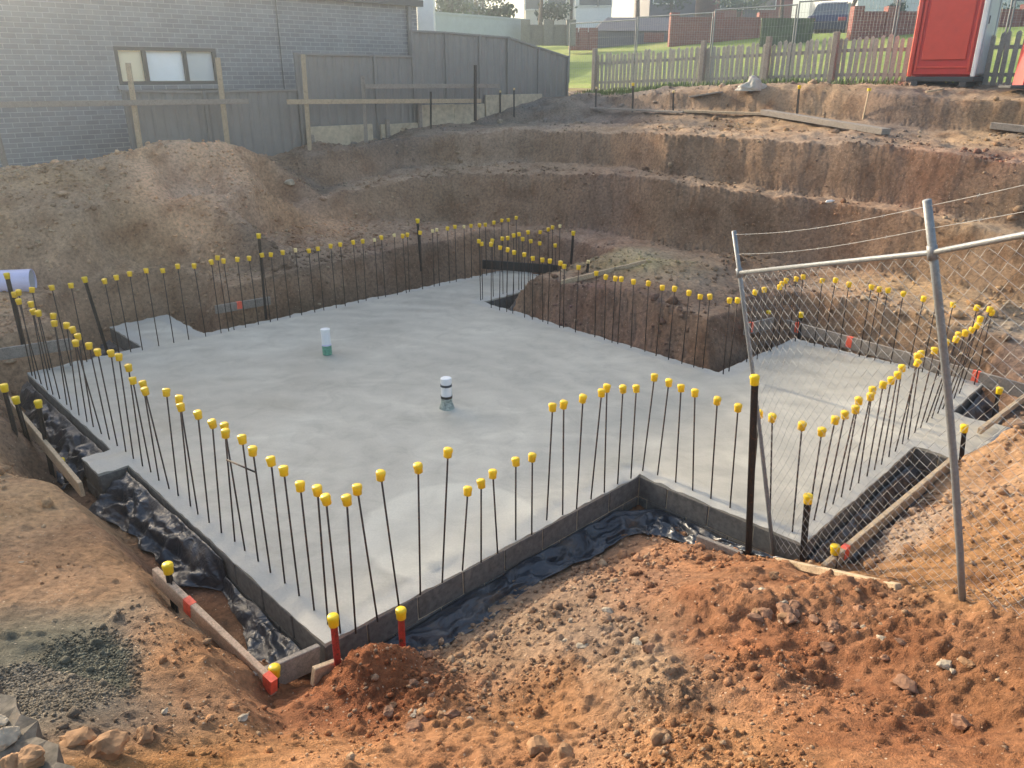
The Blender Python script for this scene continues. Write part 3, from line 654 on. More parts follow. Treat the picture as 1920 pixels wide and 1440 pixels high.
def row(caps, plane, val, landmark, edge, group, bases=None, faded=()):
    for i, c in enumerate(caps):
        if bases and i < len(bases) and bases[i]:
            b = Z(*bases[i]); t = near_top(c[0], c[1], b)
        else:
            t = (onv if plane == 'v' else onu)(c[0], c[1], val); b = Vector((t.x, t.y, 0))
            k = math.hypot(t.x, t.y); b.x += random.uniform(-.02, .02); b.y += random.uniform(-.02, .02)
        b.z = -.01
        rebar(b, t, '%s yellow-capped bar from the %s, %s' % (ordn(i+1), landmark, edge), group, i in faded)
# left front edge, from the front corner backwards
A1 = [((650,937),(667,1185)),((611,936),(638,1186)),((595,919),(615,1170)),((563,911),(589,1143)),((532,882),(561,1117)),((508,864),(534,1091)),((474,845),(507,1071)),((454,823),(484,1050)),((423,812),(459,1030)),((421,800),(440,1013)),((398,794),(415,997)),((371,777),(392,978)),((339,763),(371,962)),((336,748),(357,947)),((312,735),(334,928)),((272,733),(317,915)),((268,720),(298,900)),((249,713),(283,885)),((241,689),(267,872)),((223,669),(250,858)),((208,662),(236,847)),((183,660),(220,835)),((167,648),(205,823)),((142,643),(190,812)),((146,631),(175,800)),((136,618),(163,789)),((125,610),(148,777)),((102,606),(134,767)),((100,592),(125,757)),((72,587),(112,747)),((62,584),(99,738)),((58,570),(89,730)),((35,565),(77,718)),((35,548),(67,709)),((27,552),(60,703))]
row([a for a, b in A1], 'u', .1, 'front corner', 'left edge of the slab', 'starter bars along the left edge', [b for a, b in A1])
B_ = [((670,917),(708,1163)),((714,891),(748,1135)),((784,877),(788,1113)),((840,848),(829,1090)),((877,920),(867,1067)),((902,906),(902,1052)),((924,888),(933,1035)),((967,865),(967,1010)),((998,857),(997,1000)),((1036,763),(1025,973)),((1057,758),(1055,963)),((1093,747),(1081,952)),((1128,736),(1108,934)),((1138,727),(1133,921)),((1168,729),(1158,907)),((1193,728),(1183,895))]
row([a for a, b in B_], 'v', .05, 'front corner', 'front edge running right', 'starter bars along the front edge', [b for a, b in B_])
B2_ = [((1227,707),(1205,882)),((1254,717),(1233,889)),((1277,727),(1267,903)),((1303,736),(1299,918)),((1345,751),(1333,933)),((1384,764),(1369,950)),((1423,776),(1408,962)),((1448,783),(1444,976)),((1504,798),(1486,995)),((1541,809),(1512,1000))]
row([a for a, b in B2_], 'u', 3.2, 'inner front corner', 'step edge by the leaning fence', 'starter bars along the front step', [b for a, b in B2_])
C_ = [((1566,787),(1527,973)),((1584,777),(1546,960)),((1604,767),(1562,944)),((1610,751),(1578,930)),((1632,743),(1594,917)),((1636,731),(1610,904)),((1656,721),(1626,891)),((1671,713),(1640,879)),((1683,703),(1653,869)),((1691,690),(1667,855)),((1721,680),(1679,845)),((1720,668),(1692,832)),((1727,663),(1703,822)),((1752,657),(1715,811)),((1774,642),(1726,802)),((1793,636),(1737,792)),((1797,628),(1747,784)),((1810,624),(1758,775)),((1822,619),(1768,765)),((1833,610),(1778,756)),((1838,598),(1789,746)),((1856,580),(1799,736))]
row([a for a, b in C_], 'v', -1.4, 'leaning mesh fence', 'slab edge behind the mesh', 'starter bars along the right edge', [b for a, b in C_])
D_ = [(1860,586),(1832,577),(1787,571),(1756,565),(1732,560),(1694,551),(1665,544),(1649,542),(1634,538),(1592,533),(1567,525),(1542,526),(1506,519),(1493,523)]
row(D_, 'u', 7.45, 'far right corner', 'right end of the slab', 'starter bars along the right end')
E_ = [(1368,563),(1383,563),(1416,548),(1433,543),(1462,538),(1466,532),(1474,526)]
row(E_, 'v', .72, 'corner behind the fence post', 'inside step of the slab', 'starter bars along the inside step')
F_ = [(1331,556),(1313,556),(1292,549),(1265,541),(1242,539),(1216,531),(1188,528),(1165,523),(1154,522),(1136,519),(1118,512),(1085,501),(1058,499),(1051,493),(1031,489),(1017,487),(999,484),(983,477),(964,473),(952,468),(938,464),(921,458)]
row(F_, 'u', 5.70, 'corner by the fence post', 'edge facing the spoil heap', 'starter bars facing the spoil heap')
G_ = [(898,452),(903,457),(923,451),(942,447),(952,446),(963,441),(973,439),(980,448),(990,435),(995,452),(1012,456),(1041,460)]
row(G_, 'v', 5.02, 'spoil heap corner', 'near side of the far slab strip', 'starter bars on the far strip')
H_ = [(1050,424),(1036,426),(1028,430),(1013,435)]
row(H_, 'u', 7.58, 'far right corner', 'end of the far slab strip', 'starter bars at the strip end', faded=(0,))
I_ = [(60,543),(97,539),(133,535),(196,527),(218,520),(243,513),(274,507),(305,507),(333,499),(364,498),(396,491),(408,483),(419,489),(445,486),(467,484),(491,478),(508,477),(530,473),(554,469),(579,470),(596,466),(620,461),(638,458),(662,454),(680,452),(702,450),(715,445),(739,441),(755,442),(764,440),(788,436),(811,433),(819,431),(839,428),(853,425),(870,425),(883,423),(899,422),(910,421),(926,417),(941,413),(953,412),(968,408)]
for i, c in enumerate(I_):
    v0 = 6.27-.03*(i/42)*6*.95; t = onv(c[0], c[1], v0); b = Vector((t.x+random.uniform(-.015,.015), t.y+random.uniform(-.02,.02), -.01))
    rebar(b, t, '%s yellow-capped bar from the left end, along the back edge of the slab' % ordn(i+1), 'starter bars along the back edge', i in (18, 25, 27, 31, 32, 35))
mb = MB().tube([Z(459,1030)+Vector((0,0,.36)), Z(478,1040)+Vector((.05,-.02,.315))], .006, 7)
p1 = W(425,862,4.62); p2 = W(478,885,4.45)
tag(MB().tube([p1, p2], .006, 7).obj('steel_offcut', M['rebar'], None, True), 'short steel rod tied crosswise to a bar on the left edge', 'steel rod')

# ---------------------------------------------------------------- star pickets
def starpost(base, top, label, group=None, m='picket', r=.022, cap=True, capm=None):
    base = Vector(base); top = Vector(top); d = top-base; L = d.length
    o = thing('star_picket', base, label, 'steel picket', group); o.rotation_mode = 'QUATERNION'
    o.rotation_quaternion = Vector((0,0,1)).rotation_difference(d) @ Quaternion((0,0,1), random.uniform(0, 2))
    poly = []
    w = .0032
    for k in range(3):
        a = k*2*math.pi/3; dv = Vector((math.cos(a), math.sin(a), 0)); n = Vector((-dv.y, dv.x, 0))
        poly += [dv*r - n*w, dv*r + n*w]
        a2 = a+math.pi/3; poly.append(Vector((math.cos(a2), math.sin(a2), 0))*w*1.9)
    MB().extr([p+Vector((0,0,-.15)) for p in poly], (0, 0, L+.15)).obj('post', M[m], o)
    if cap: link('cap', capm or capy_me, o, (0, 0, L+.006))
    return o
def sp(cap, base, label, z=None, **k):
    b = onground(*base) if z is None else Z(base[0], base[1], z)
    return starpost(b, near_top(cap[0], cap[1], b), label, 'star pickets around the slab', **k)
sp((625,1163),(635,1255),'red-painted picket with a yellow cap at the front corner board', m='redpaint', z=-.02)
sp((752,1150),(754,1192),'short red picket standing in the red clay heap', m='redpaint', z=.0)
sp((315,1065),(330,1148),'black picket behind the upper end of the left sawn board')
sp((515,1258),(517,1288),'short black picket at the lower end of the left sawn board')
sp((72,757),(100,895),'tall black picket nearest to the crumpled plastic in the left trench')
sp((30,750),(52,825),'black picket second from the left picture edge, by the left trench')
sp((8,727),(30,815),'black picket at the left picture edge beside the trench')
sp((115,866),(128,910),'short picket on the left bank edge beside a board')
sp((1415,712),(1403,1028),'tallest black picket with a big yellow cap, in front of the chain mesh', r=.027, z=-.08)
sp((1515,935),(1506,1045),'rusty picket with a yellow cap at the slab corner behind the mesh', r=.026, z=-.09)
sp((1566,1030),(1563,1060),'short picket at the near end of the long right board', z=-.02)
sp((1808,803),(1803,850),'short picket beside the right pier of the slab', z=.05)
sp((1874,732),(1868,760),'short picket at the far right corner of the formwork', z=-.02)
sp((13,517),(45,650),'thick black picket in front of the lilac pipe', r=.027)
sp((159,524),(200,655),'leaning tall picket beside the small back bay of the slab', z=-.1)
sp((485,442),(497,580),'tallest picket behind the back edge near the red-marked board', z=.05)
sp((783,414),(789,492),'tall picket on the back bank, right of the middle', z=.3)
sp((1075,437),(1072,478),'picket with a yellow cap behind the end of the far strip', z=.42)
sp((1103,491),(1101,512),'short picket with a faded cap by the timber on the spoil heap', capm=cap_f)
sp((1441,587),(1440,612),'short picket behind the inner back board', z=.0)
sp((1502,590),(1498,632),'picket just behind the red-marked back board', z=.0)

# ---------------------------------------------------------------- timber boards
def board(a, b, h, w, m, label, marks=(), cat='timber board', group='formwork boards around the slab', name='formwork_board', inward=1):
    """a, b: the two ends of the top edge (world); the board hangs h below it"""
    a, b = Vector(a), Vector(b); mid = (a+b)/2; o = thing(name, mid-Vector((0,0,h)), label, cat, group)
    up = Vector((0,0,1)); x = (b-a).normalized(); y = up.cross(x).normalized(); zz = x.cross(y)
    mb = MB(); beam(mb, a-zz*h/2-o.location, b-zz*h/2-o.location, h, w); mb.obj('plank', M[m], o)
    for t in marks:
        c = a.lerp(b, t)-zz*h*.42-o.location; MB().box(c, .075, w+.005, h*.86, frame_to(b-a)).obj('paint_mark', M['mark'], o)
    return o
board(Z(290,1064,.30), Z(514,1276,.06), .12, .04, 'woodp2', 'long sawn board with a red mark lying along the left trench bank', (.32,.97))
board(Z(430,1282,.08), Z(598,1208,-.02), .16, .04, 'woodg', 'grey board across the front corner, under the left sawn board')
board(Z(588,1252,.04), Z(640,1233,.0), .12, .04, 'wood', 'short board end beside the red-painted picket')
board(Z(-30,690,.12), Z(150,905,.12), .13, .035, 'wood', 'pale board along the upper left trench behind the black pickets')
board(Z(-20,656,.28), Z(132,634,.28), .14, .035, 'woodg', 'weathered board in the pit at the left picture edge')
board(onv(403,573,6.80), onv(506,556,6.80), .12, .035, 'woodg', 'weathered board with a red mark at the back edge', (.42,), )
board(Z(1308,1003,-.03), Z(1392,1036,-.03), .16, .035, 'woodg', 'short board beside the base of the tallest picket')
board(onground(1455,1052)+Vector((0,0,.03)), onground(1682,1103)+Vector((0,0,.03)), .05, .04, 'wood', 'thin batten half buried in the clay below the mesh fence')
board(Z(1545,1058,.06), Z(1792,852,.06), .11, .04, 'wood', 'long pale board with a red mark along the right trench', (.13,))
board(Z(1838,803,.1), Z(1925,738,.1), .06, .04, 'wood', 'pale batten beyond the right pier of the slab')
board(onv(1398,607,1.08), onv(1450,595,1.08), .15, .035, 'woodg', 'short weathered board with a red end inside the back corner', (.2,))
board(Z(1460,595,.12), Z(1930,722,.12), .16, .035, 'woodg', 'longest weathered board with three red marks behind the right end', (.10,.34,.83))
board(onground(1050,533)+Vector((0,0,.05)), onground(1217,492)+Vector((0,0,.05)), .07, .045, 'wood', 'pale batten leaning across the spoil heap')
board(Z(905,487,.16), Z(1046,497,.16), .16, .03, 'black', 'dark form board around the end of the far strip')

# ---------------------------------------------------------------- membranes
def sheet(name, path, seed, label, n2=26, amp=.05, top=-.13, m='plastic', step=.018, outs=.0):
    """crumpled plastic: path = [(u, v, nu, nv, width, drop)], from the block face outwards"""
    S = [0]; 
    for i in range(1, len(path)): S.append(S[-1]+math.hypot(path[i][0]-path[i-1][0], path[i][1]-path[i-1][1]))
    n1 = max(6, int(S[-1]/step)); rows = []
    for i in range(n1+1):
        s = S[-1]*i/n1; k = max(j for j in range(len(S)) if S[j] <= s+1e-9); k = min(k, len(path)-2); t = (s-S[k])/max(1e-9, S[k+1]-S[k])
        rows.append([path[k][j]*(1-t)+path[k+1][j]*t for j in range(6)]+[s])
    R = np.array(rows); T = np.linspace(0, 1, n2+1)
    s = R[:, 6][:, None]+0*T[None]; t = T[None]+0*s
    wv = fbm(s*3+seed, t*0+seed, seed, 3)*.35+1
    uu = R[:, 0][:, None]+R[:, 2][:, None]*R[:, 4][:, None]*t*wv; vv = R[:, 1][:, None]+R[:, 3][:, None]*R[:, 4][:, None]*t*wv
    x = F0.x+U.x*uu+V.x*vv; y = F0.y+U.y*uu+V.y*vv
    g = height(x, y, False)
    zt = top-.02+.03*fbm(s*4, t*0, seed+3, 3); zz = zt*(1-t)**1.6+(g+.02)*(1-(1-t)**1.6)
    wl = R[:, 4][:, None]*t
    ws = s+.10*fbm(s*3, wl*3, seed+1, 3); ww = wl+.10*fbm(s*3+5, wl*3, seed+2, 3)
    r1 = 1-np.abs(fbm(ws*3.2+ww*2.0, ww*6.5-ws*1.2, seed+5, 3, .45))*2.6
    r2 = 1-np.abs(fbm(ws*9-ww*6, ww*13+ws*3, seed+7, 2))*2.2
    cr = amp*(r1*.95+r2*.22)
    zz = np.maximum(zz+cr*np.clip(t*5, 0, 1)*(.35+.65*np.sin(np.clip(t, 0, 1)*math.pi)), g+.003)
    off = .4*cr*np.clip(t*4, 0, 1)+.012
    x = x+(U.x*R[:, 2]+V.x*R[:, 3])[:, None]*off; y = y+(U.y*R[:, 2]+V.y*R[:, 3])[:, None]*off
    co = np.stack([x, y, zz], -1).reshape(-1, 3); w_ = n2+1
    mb = MB(); mb.v = [tuple(c) for c in co]; mb.f = [(i*w_+j, i*w_+j+1, (i+1)*w_+j+1, (i+1)*w_+j) for i in range(n1) for j in range(n2)]
    o = mb.obj(name, M[m], None, True); md = o.modifiers.new('s', 'SOLIDIFY'); md.thickness = .002
    return tag(o, label, 'plastic sheet', 'crumpled plastic around the slab')
sheet('plastic_sheet', [(.15,-.06,0,-1,.24,.1),(.9,-.07,0,-1,.26,.1),(2.0,-.07,0,-1,.24,.1),(2.75,-.08,-.2,-1,.30,.1),(3.08,-.35,-1,-.4,.36,.1),(3.08,-.9,-1,0,.30,.1),(3.08,-1.55,-1,-.2,.16,.1)], 11, 'dark crumpled plastic along the front edge of the slab, against the clay', amp=.055, top=-.2)
sheet('plastic_sheet', [(-.01,.05,-1,-.1,.22,.1),(-.01,.45,-1,0,.26,.1),(-.01,.8,-1,0,.12,.1),(-.01,1.3,-1,0,.05,.1)], 23, 'black plastic bunched at the foot of the front corner', amp=.045, top=-.2)
sheet('plastic_sheet', [(-.01,1.30,-1,.15,.06,.1),(-.01,1.55,-1,0,.24,.1),(-.01,2.1,-1,0,.22,.1),(-.02,2.6,-1,0,.26,.1),(-.02,3.15,-1,0,.40,.1)], 31, 'shiny plastic hanging over the block edge below the left pier', amp=.06, top=-.035)
sheet('plastic_sheet', [(-.02,3.7,-1,0,.34,.1),(-.02,4.4,-1,0,.26,.1),(-.02,5.4,-1,0,.16,.1),(-.02,6.3,-1,0,.12,.1)], 37, 'wrinkled black plastic in the far part of the left trench', amp=.07, top=-.07)
sheet('plastic_sheet', [(3.15,-1.60,0,-1,.22,.1),(4.0,-1.58,0,-1,.24,.1),(5.3,-1.56,0,-1,.26,.1)], 41, 'black plastic lining the right trench under the chain mesh', amp=.05, top=-.12)
sheet('plastic_sheet', [(6.55,-1.55,0,-1,.34,.1),(7.5,-1.5,0,-1,.36,.1),(7.62,-1.4,1,-.3,.2,.1)], 43, 'black plastic in the hole beyond the right pier', amp=.07, top=-.05)
sheet('plastic_sheet', [(7.7,4.7,1,-.2,.22,.1),(7.72,5.6,1,0,.24,.1),(7.66,6.25,.6,.8,.24,.1),(6.6,6.26,0,1,.16,.1)], 47, 'black plastic around the end of the far strip', amp=.04, top=-.03)
sheet('plastic_sheet', [(1.25,6.45,-.8,.5,.40,.1),(1.29,7.0,-1,0,.36,.1),(1.29,7.6,-1,0,.25,.1)], 53, 'bluish plastic in the hole beside the small back bay', amp=.06, top=-.2)
sheet('plastic_sheet', [(6.0,4.88,0,-1,.35,.1),(6.9,4.88,0,-1,.35,.1),(7.6,4.88,0,-1,.2,.1)], 59, 'blue-grey plastic in the notch beside the far strip', amp=.05, top=-.2)

# ---------------------------------------------------------------- drain risers on the slab, big pipe
def riser(px, py, ztop_px, label, kind):
    b = Z(px, py, 0); t = near_top(px-2, ztop_px, b); h = t.z; o = thing('drain_pipe', b, label, 'pipe', 'drain pipes standing out of the slab')
    r = .055
    MB().lathe([(r, .0), (r, h-.015), (r*1.0, h), (r*.88, h), (r*.88, h-.08), (.001, h-.08)], 24).obj('pipe', M['pvc'], o, False)
    if kind == 0:
        MB().lathe([(r*1.04, .0), (r*1.05, .115), (r*1.0, .12)], 24).obj('tape', M['pvcg'], o)
        MB().lathe([(r*1.06, .118), (r*1.06, .135)], 24).obj('band', M['pvcblue'], o)
        MB().lathe([(r*1.05, h-.028), (r*1.05, h+.003), (r*.9, h+.004)], 24).obj('rim', M['pvc'], o)
    else:
        MB().lathe([(r*1.45, .0), (r*1.25, .035), (r*1.06, .07), (r*1.03, .11), (r, .112)], 24).obj('mortar_collar', M['pvcdirty'], o)
        MB().lathe([(r*1.09, .116), (r*1.09, .142)], 24).obj('clamp', M['black'], o)
        MB().lathe([(r*1.08, h-.075), (r*1.08, h-.052)], 24).obj('ring', M['darkp'], o)
        MB().lathe([(r*1.04, h-.04), (r*1.04, h+.01), (r*.9, h+.016), (.002, h+.016)], 24).obj('end_cap', M['pvc'], o)
    return o
riser(614, 664, 617, 'white drain pipe with green tape at its foot, further back on the slab', 0)
riser(838, 765, 711, 'white drain pipe with a black clamp, nearer the middle of the slab', 1)
def bigpipe():
    a = Vector((Z(64,548,.45).x, Z(64,548,.45).y, 0)); b = Vector((Z(-130,560,.45).x, Z(-130,560,.45).y, 0)); r = .16
    a.z = .45+r; b.z = .47+r; a.x += .02
    ax = (b-a).normalized(); mb = MB(); L = (b-a).length
    M3 = Vector((0,0,1)).rotation_difference(ax).to_matrix()
    m2 = MB().lathe([(r, 0), (r, L), (r*.93, L), (r*.93, 0.0), (r, 0)], 40)
    o = thing('drain_pipe', a-Vector((0,0,r)), 'large lilac plastic pipe lying on the ground at the left edge', 'pipe')
    m2.v = [tuple(M3 @ Vector(p)+Vector((0,0,r))) for p in m2.v]; m2.f = [f for f in m2.f if len(f) == 4]
    m2.obj('pipe', M['pvcblue'], o, False)
    d = MB().lathe([(r*.925, .02), (r*.925, .03)], 32); d.v = [tuple(M3 @ Vector(p)+Vector((0,0,r))) for p in d.v]; d.obj('pipe_cap', M['greyp'], o)
bigpipe()

# ---------------------------------------------------------------- leaning chain-link fence
def chainfence():
    p1b = Z(1456, 1036, -.16); p1t = W(1376, 433, p1b.y+.28)
    p2b = onground(1816, 1126); p2t = W(1738, 375, p2b.y-.05)
    o = thing('chain_link_fence', p1b, 'leaning galvanised chain-link fence with barbed wire, on the clay at the right', 'fence')
    f = lambda p: Vector(p)-p1b
    # third post outside the picture carries the fence on
    ex = (p2b-p1b); p3b = p2b+ex*1.0; p3b.z = gz(p3b.x, p3b.y); p3t = p3b+(p2t-p2b)*1.02
    def bowed(a, b, bow):
        return [a.lerp(b, t)+Vector((bow*math.sin(t*math.pi), 0, 0)) for t in (0,.2,.4,.6,.8,1)]
    for a, b, r, bw in ((p1b, p1t, .0155, .012), (p2b, p2t, .0175, .02), (p3b, p3t, .0175, 0)):
        MB().tube([f(q) for q in bowed(a-Vector((0,0,.12)), b, bw)], r, 12).obj('post', M['galv'], o, True)
    def along(t, k): # k 0 bottom 1 top
        if t <= 1: lo, hi = p1b.lerp(p2b, t), p1t.lerp(p2t, t)
        else: lo, hi = p2b.lerp(p3b, t-1), p2t.lerp(p3t, t-1)
        return lo.lerp(hi, k)
    # rail height: through (1390,513) and (1740,473)
    def kat(pb, pt, py):
        best = 0; 
        for i in range(400):
            q = pb.lerp(pt, i/400); w = q-CAM; dd = w.y*CT-w.z*ST; yy = 720-FPX*(w.y*ST+w.z*CT)/dd
            if abs(yy-py) < 2.5: best = i/400
        return best
    k1 = kat(p1b, p1t, 513); k2 = kat(p2b, p2t, 474)
    KR = lambda t: k1+(k2-k1)*min(t, 1.0)
    MB().tube([f(along(t, KR(t))) for t in (0, .5, 1, 1.5, 2)], .0125, 12).obj('top_rail', M['galv'], o, True)
    for t, k in ((0, k1), (1, k2)):
        q = f(along(t, k)); d = (p1t-p1b).normalized(); MB().tube([q-d*.03, q+d*.03], .0215, 12).obj('rail_clamp', M['galv'], o, True)
    for (ya, yb) in ((441, 388), (478, 430)):
        ka, kb = kat(p1b, p1t, ya), kat(p2b, p2t, yb); mb = MB()
        path = []
        for i in range(41):
            t = 2*i/40; k = ka+(kb-ka)*min(t, 1); q = along(t, k); q = q-Vector((0,0,.03*math.sin((t % 1)*math.pi))); path.append(f(q))
        mb.tube(path, .0013, 5)
        for i in range(2, 40, 3):
            q = path[i]; mb.tube([q+Vector((-.003,0,-.008)), q+Vector((.003,0,.008))], .0008, 4); mb.tube([q+Vector((.007,0,-.005)), q+Vector((-.007,0,.005))], .0008, 4)
        mb.obj('barbed_wire', M['wire'], o)
    # woven mesh: zigzag wires running up the fence
    wlen = (p2b-p1b).length; pitch = .046; mb = MB(); nw = int(2*wlen/pitch)
    for i in range(nw+1):
        t0 = 2*i/nw; path = []
        nz = 50
        for j in range(nz+1):
            kk = j/nz*KR(t0)*.985+.004; dt = (.5 if (j+i) % 2 == 0 else -.5)*(2/nw)*1.03; t = min(2, max(0, t0+dt+ (.006*math.sin(j*.35+i*.2)))); 
            bul = .012*math.sin(t*9)*math.sin(kk*7); q = along(t, kk)+Vector((0, -bul-(.002 if j % 2 else -.002), 0)); path.append(f(q))
        mb.tube(path, .00125, 3, False)
    mb.obj('wire_mesh', M['wire'], o)
chainfence()
# ---------------------------------------------------------------- neighbour's house
def panel_obj(name, v0, px0, px1, u_pad=0):
    pass
def wall_frame(loc, label, cat, name):
    return thing(name, loc, label, cat, None, AN)
def build_house():
    v0 = 12.95; pR = onv(783, 60, v0); uR = uv(pR)[0]; ztop = onv(783, 13, v0).z; base = P(-6, v0, 0)
    o = wall_frame(base, 'long grey brick house with a three-pane window, behind the left fence', 'house', 'brick_house')
    L = uR+6; zb = .9
    # local frame: x along the wall, y away from the site, z world height
    a = onv(211, 84, v0); b = onv(413, 160, v0); a2 = onv(211, 158, v0); b2 = onv(411, 93, v0)
    x0 = uv(a)[0]+6; x1 = uv(b)[0]+6; zt = (a.z+b2.z)/2; zl = (b.z+a2.z)/2
    mb = MB(); D = .25
    def bx(xa, xb, za, zb_): mb.box(((xa+xb)/2, D/2, (za+zb_)/2), xb-xa, D, zb_-za)
    bx(0, x0, zb, ztop); bx(x1, L, zb, ztop); bx(x0, x1, zb, zl); bx(x0, x1, zt, ztop)
    mb.box((L-D/2, 4+D/2, (zb+ztop)/2), D, 8, ztop-zb); mb.box((D/2, 4+D/2, (zb+ztop)/2), D, 8, ztop-zb)
    mb.obj('wall', M['brick'], o)
    # eave, gutter and roof sloping up away from us
    g = MB(); g.box((L/2, -.06, ztop+.07), L+.2, .16, .14); g.obj('gutter', M['frame'], o)
    r = MB(); r.extr([(-.1, -.1, ztop+.14), (-.1, 4.2, ztop+.9), (-.1, 8.6, ztop+.14)], (L+.2, 0, 0)); r.obj('roof', M['roof'], o)
    dn = MB(); xd = uv(onv(518, 40, v0))[0]+6; dn.tube([(xd, -.05, zb), (xd, -.05, ztop)], .012, 8); dn.obj('control_joint', M['frame'], o)
    dn = MB(); xd = uv(onv(765, 40, v0))[0]+6; dn.bev((xd, -.06, (ztop+1.5)/2), .1, .07, ztop-1.5, .01); dn.obj('downpipe', M['cb'], o)
    w = bpy.data.objects.new('window', MB().mesh('window')); COL.objects.link(w); w.parent = o
    fr = MB(); t = .07; wd = x1-x0; y_ = .05
    cuts = [x0, x0+wd*(267-211)/202*1.0, x0+wd*(347-211)/202, x1]
    fr.box(((x0+x1)/2, y_, zt-t/2), wd, .1, t); fr.box(((x0+x1)/2, y_, zl+t/2), wd, .1, t)
    for c in cuts: fr.box((min(max(c, x0+t/2), x1-t/2), y_, (zl+zt)/2), t, .1, zt-zl-2*t)
    w.data = fr.mesh('window', M['frame'])
    cols = [('cream', (.95,.80,.55)), ('white', (.92,.95,.95)), ('grey', (.62,.64,.64))]  # grey pane: the sky reflection is painted into its colour
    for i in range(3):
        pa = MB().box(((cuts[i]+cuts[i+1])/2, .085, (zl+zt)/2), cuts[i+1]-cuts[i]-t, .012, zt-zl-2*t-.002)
        m = simple(cols[i][0]+'_pane_tint', cols[i][1], .12, 0, .06, 1.5, 0, spec=.9)
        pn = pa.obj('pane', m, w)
        pn['label'] = ['cream pane', 'bright white pane', 'grey pane with the sky reflection painted in'][i]
    s = MB().box(((x0+x1)/2, -.03, zl-.045), wd+.1, .12, .08).obj('sill', M['brick'], w)
    return ztop
ZT = build_house()
# ---------------------------------------------------------------- neighbour's steel fence
def steelpanel(root, xa, xb, za0, za1, zb0, zb1, mat_='cb', name='panel', v=.0, split=None):
    n = max(8, int((xb-xa)/.035)); mb = MB(); vs = []; fs = []
    for i in range(n+1):
        t = i/n; x = xa+(xb-xa)*t; y = v+(.018 if (i//2) % 3 == 0 else 0)
        vs += [(x, y, za0+(za1-za0)*t), (x, y, zb0+(zb1-zb0)*t), (x, y+.006, zb0+(zb1-zb0)*t), (x, y+.006, za0+(za1-za0)*t)]
    for i in range(n):
        for k in range(4):
            a = i*4+k; b = i*4+(k+1) % 4; fs.append((a, b, b+4, a+4))
    mb.add(vs, fs); return mb.obj(name, M[mat_], root)
def build_sfence():
    v0 = 11.35; o = wall_frame(P(0, v0, 0), 'charcoal steel sheet fence in stepped bays along the neighbour\'s side', 'fence', 'steel_fence')
    X = lambda px: uv(onv(px, 200, v0))[0]
    def zz(px, py): return onv(px, py, v0).z
    segs = [(236,385,170,172,300,300),(385,562,172,168,300,300),(562,706,101,104,286,276),(706,777,104,106,262,258),(777,838,58,61,238,232),(838,900,61,66,228,222),(900,952,66,70,216,204),(952,1008,70,89,196,190),(1008,1062,89,106,188,184)]
    for i, (a, b, ya, yb, yc, yd) in enumerate(segs):
        steelpanel(o, X(a)+.02, X(b)-.02, zz(a, yc)-.1, zz(b, yd)-.1, zz(a, ya), zz(b, yb))
        mb = MB(); beam(mb, (X(a)+.03, -.01, zz(a, ya)-.005), (X(b)-.03, -.01, zz(b, yb)-.005), .045, .045); mb.obj('top_rail', M['cb'], o)
        for px, y1 in ((a, ya), (b, yb)):
            if px == b and i < len(segs)-1: continue
            MB().bev((X(px), -.01, (zz(px, y1)+1.2)/2+.01), .06, .065, zz(px, y1)-1.2+.02, .006).obj('post', M['cb'], o)
    for a, b, yt, ybm in ((566,690,238,292),(706,776,233,262),(779,845,197,246),(845,902,196,240),(905,1010,178,206)):
        m = MB(); za, zb_ = zz(a, yt), zz(a, ybm)-.3
        m.bev(((X(a)+X(b))/2, -.10, (za+zb_)/2), X(b)-X(a), .06, za-zb_, .008); q = m.obj('plinth', M['plinth'], o); q['label'] = 'beige retaining plinth'
    for px, yt, yb in ((571,262,290),(778,196,242),(716,232,258)):
        MB().bev((X(px), -.17, (zz(px, yt)+zz(px, yb))/2-.1), .09, .07, zz(px, yt)-zz(px, yb)+.4, .008).obj('retaining_post', M['woodg'], o)
build_sfence()
# ---------------------------------------------------------------- survey stakes and rails by the fence
def stake(cap, base, v0, m, label, w=.05, group='profile pegs along the left fence', capc=None, ground=True):
    b = onv(base[0], base[1], v0); t = near_top(cap[0], cap[1], b)
    o = thing('timber_peg', b, label, 'timber peg', group); mb = MB(); beam(mb, Vector((0,0,-.25)), t-b, w, w, Vector((0,1,0)), .004); mb.obj('peg', M[m], o)
    return o
def rail(a, b, v0, label, m='woodg', h=.09):
    p, q = onv(*a, v0), onv(*b, v0); o = tag(beam(MB(), p, q, h, .03).obj('timber_rail', M[m]), label, 'timber rail', 'profile rails along the left fence'); return o
V1 = 10.95
stake((240,118),(264,290),V1,'wood','leaning pale timber peg in front of the cream window pane', .07)
stake((408,108),(427,275),V1,'wood','pale timber peg by the right end of the window', .075)
stake((568,102),(581,288),V1,'wood','pale timber peg at the step in the steel fence', .075)
stake((680,142),(686,258),V1,'woodg','short grey timber peg right of the fence step', .07)
stake((-6,250),(14,322),11.6,'woodg','grey timber peg at the left picture edge against the bricks', .07)
rail((-60,197),(466,190),V1-.06,'pale rail nailed across the two left pegs')
rail((538,191),(902,189),V1-.06,'long rail crossing the peg at the fence step','wood')
rail((684,162),(936,161),V1-.12,'short rail raised above the long one at the fence')
def farpick(cap, base, label, v0=None, z=None, capm='y', **k):
    b = onv(base[0], base[1], v0) if v0 else (onground(*base) if z is None else Z(base[0], base[1], z))
    return starpost(b, near_top(cap[0], cap[1], b), label, 'pickets in the upper ground', cap=capm is not None, capm=cap_f if capm == 'f' else None, **k)
farpick((891,122),(891,214),'tall dark capless picket at the end of the raised rail', v0=10.7, capm=None, r=.04)
farpick((808,172),(808,232),'thin dark capless picket in front of the beige plinth', v0=10.7, capm=None, r=.025)
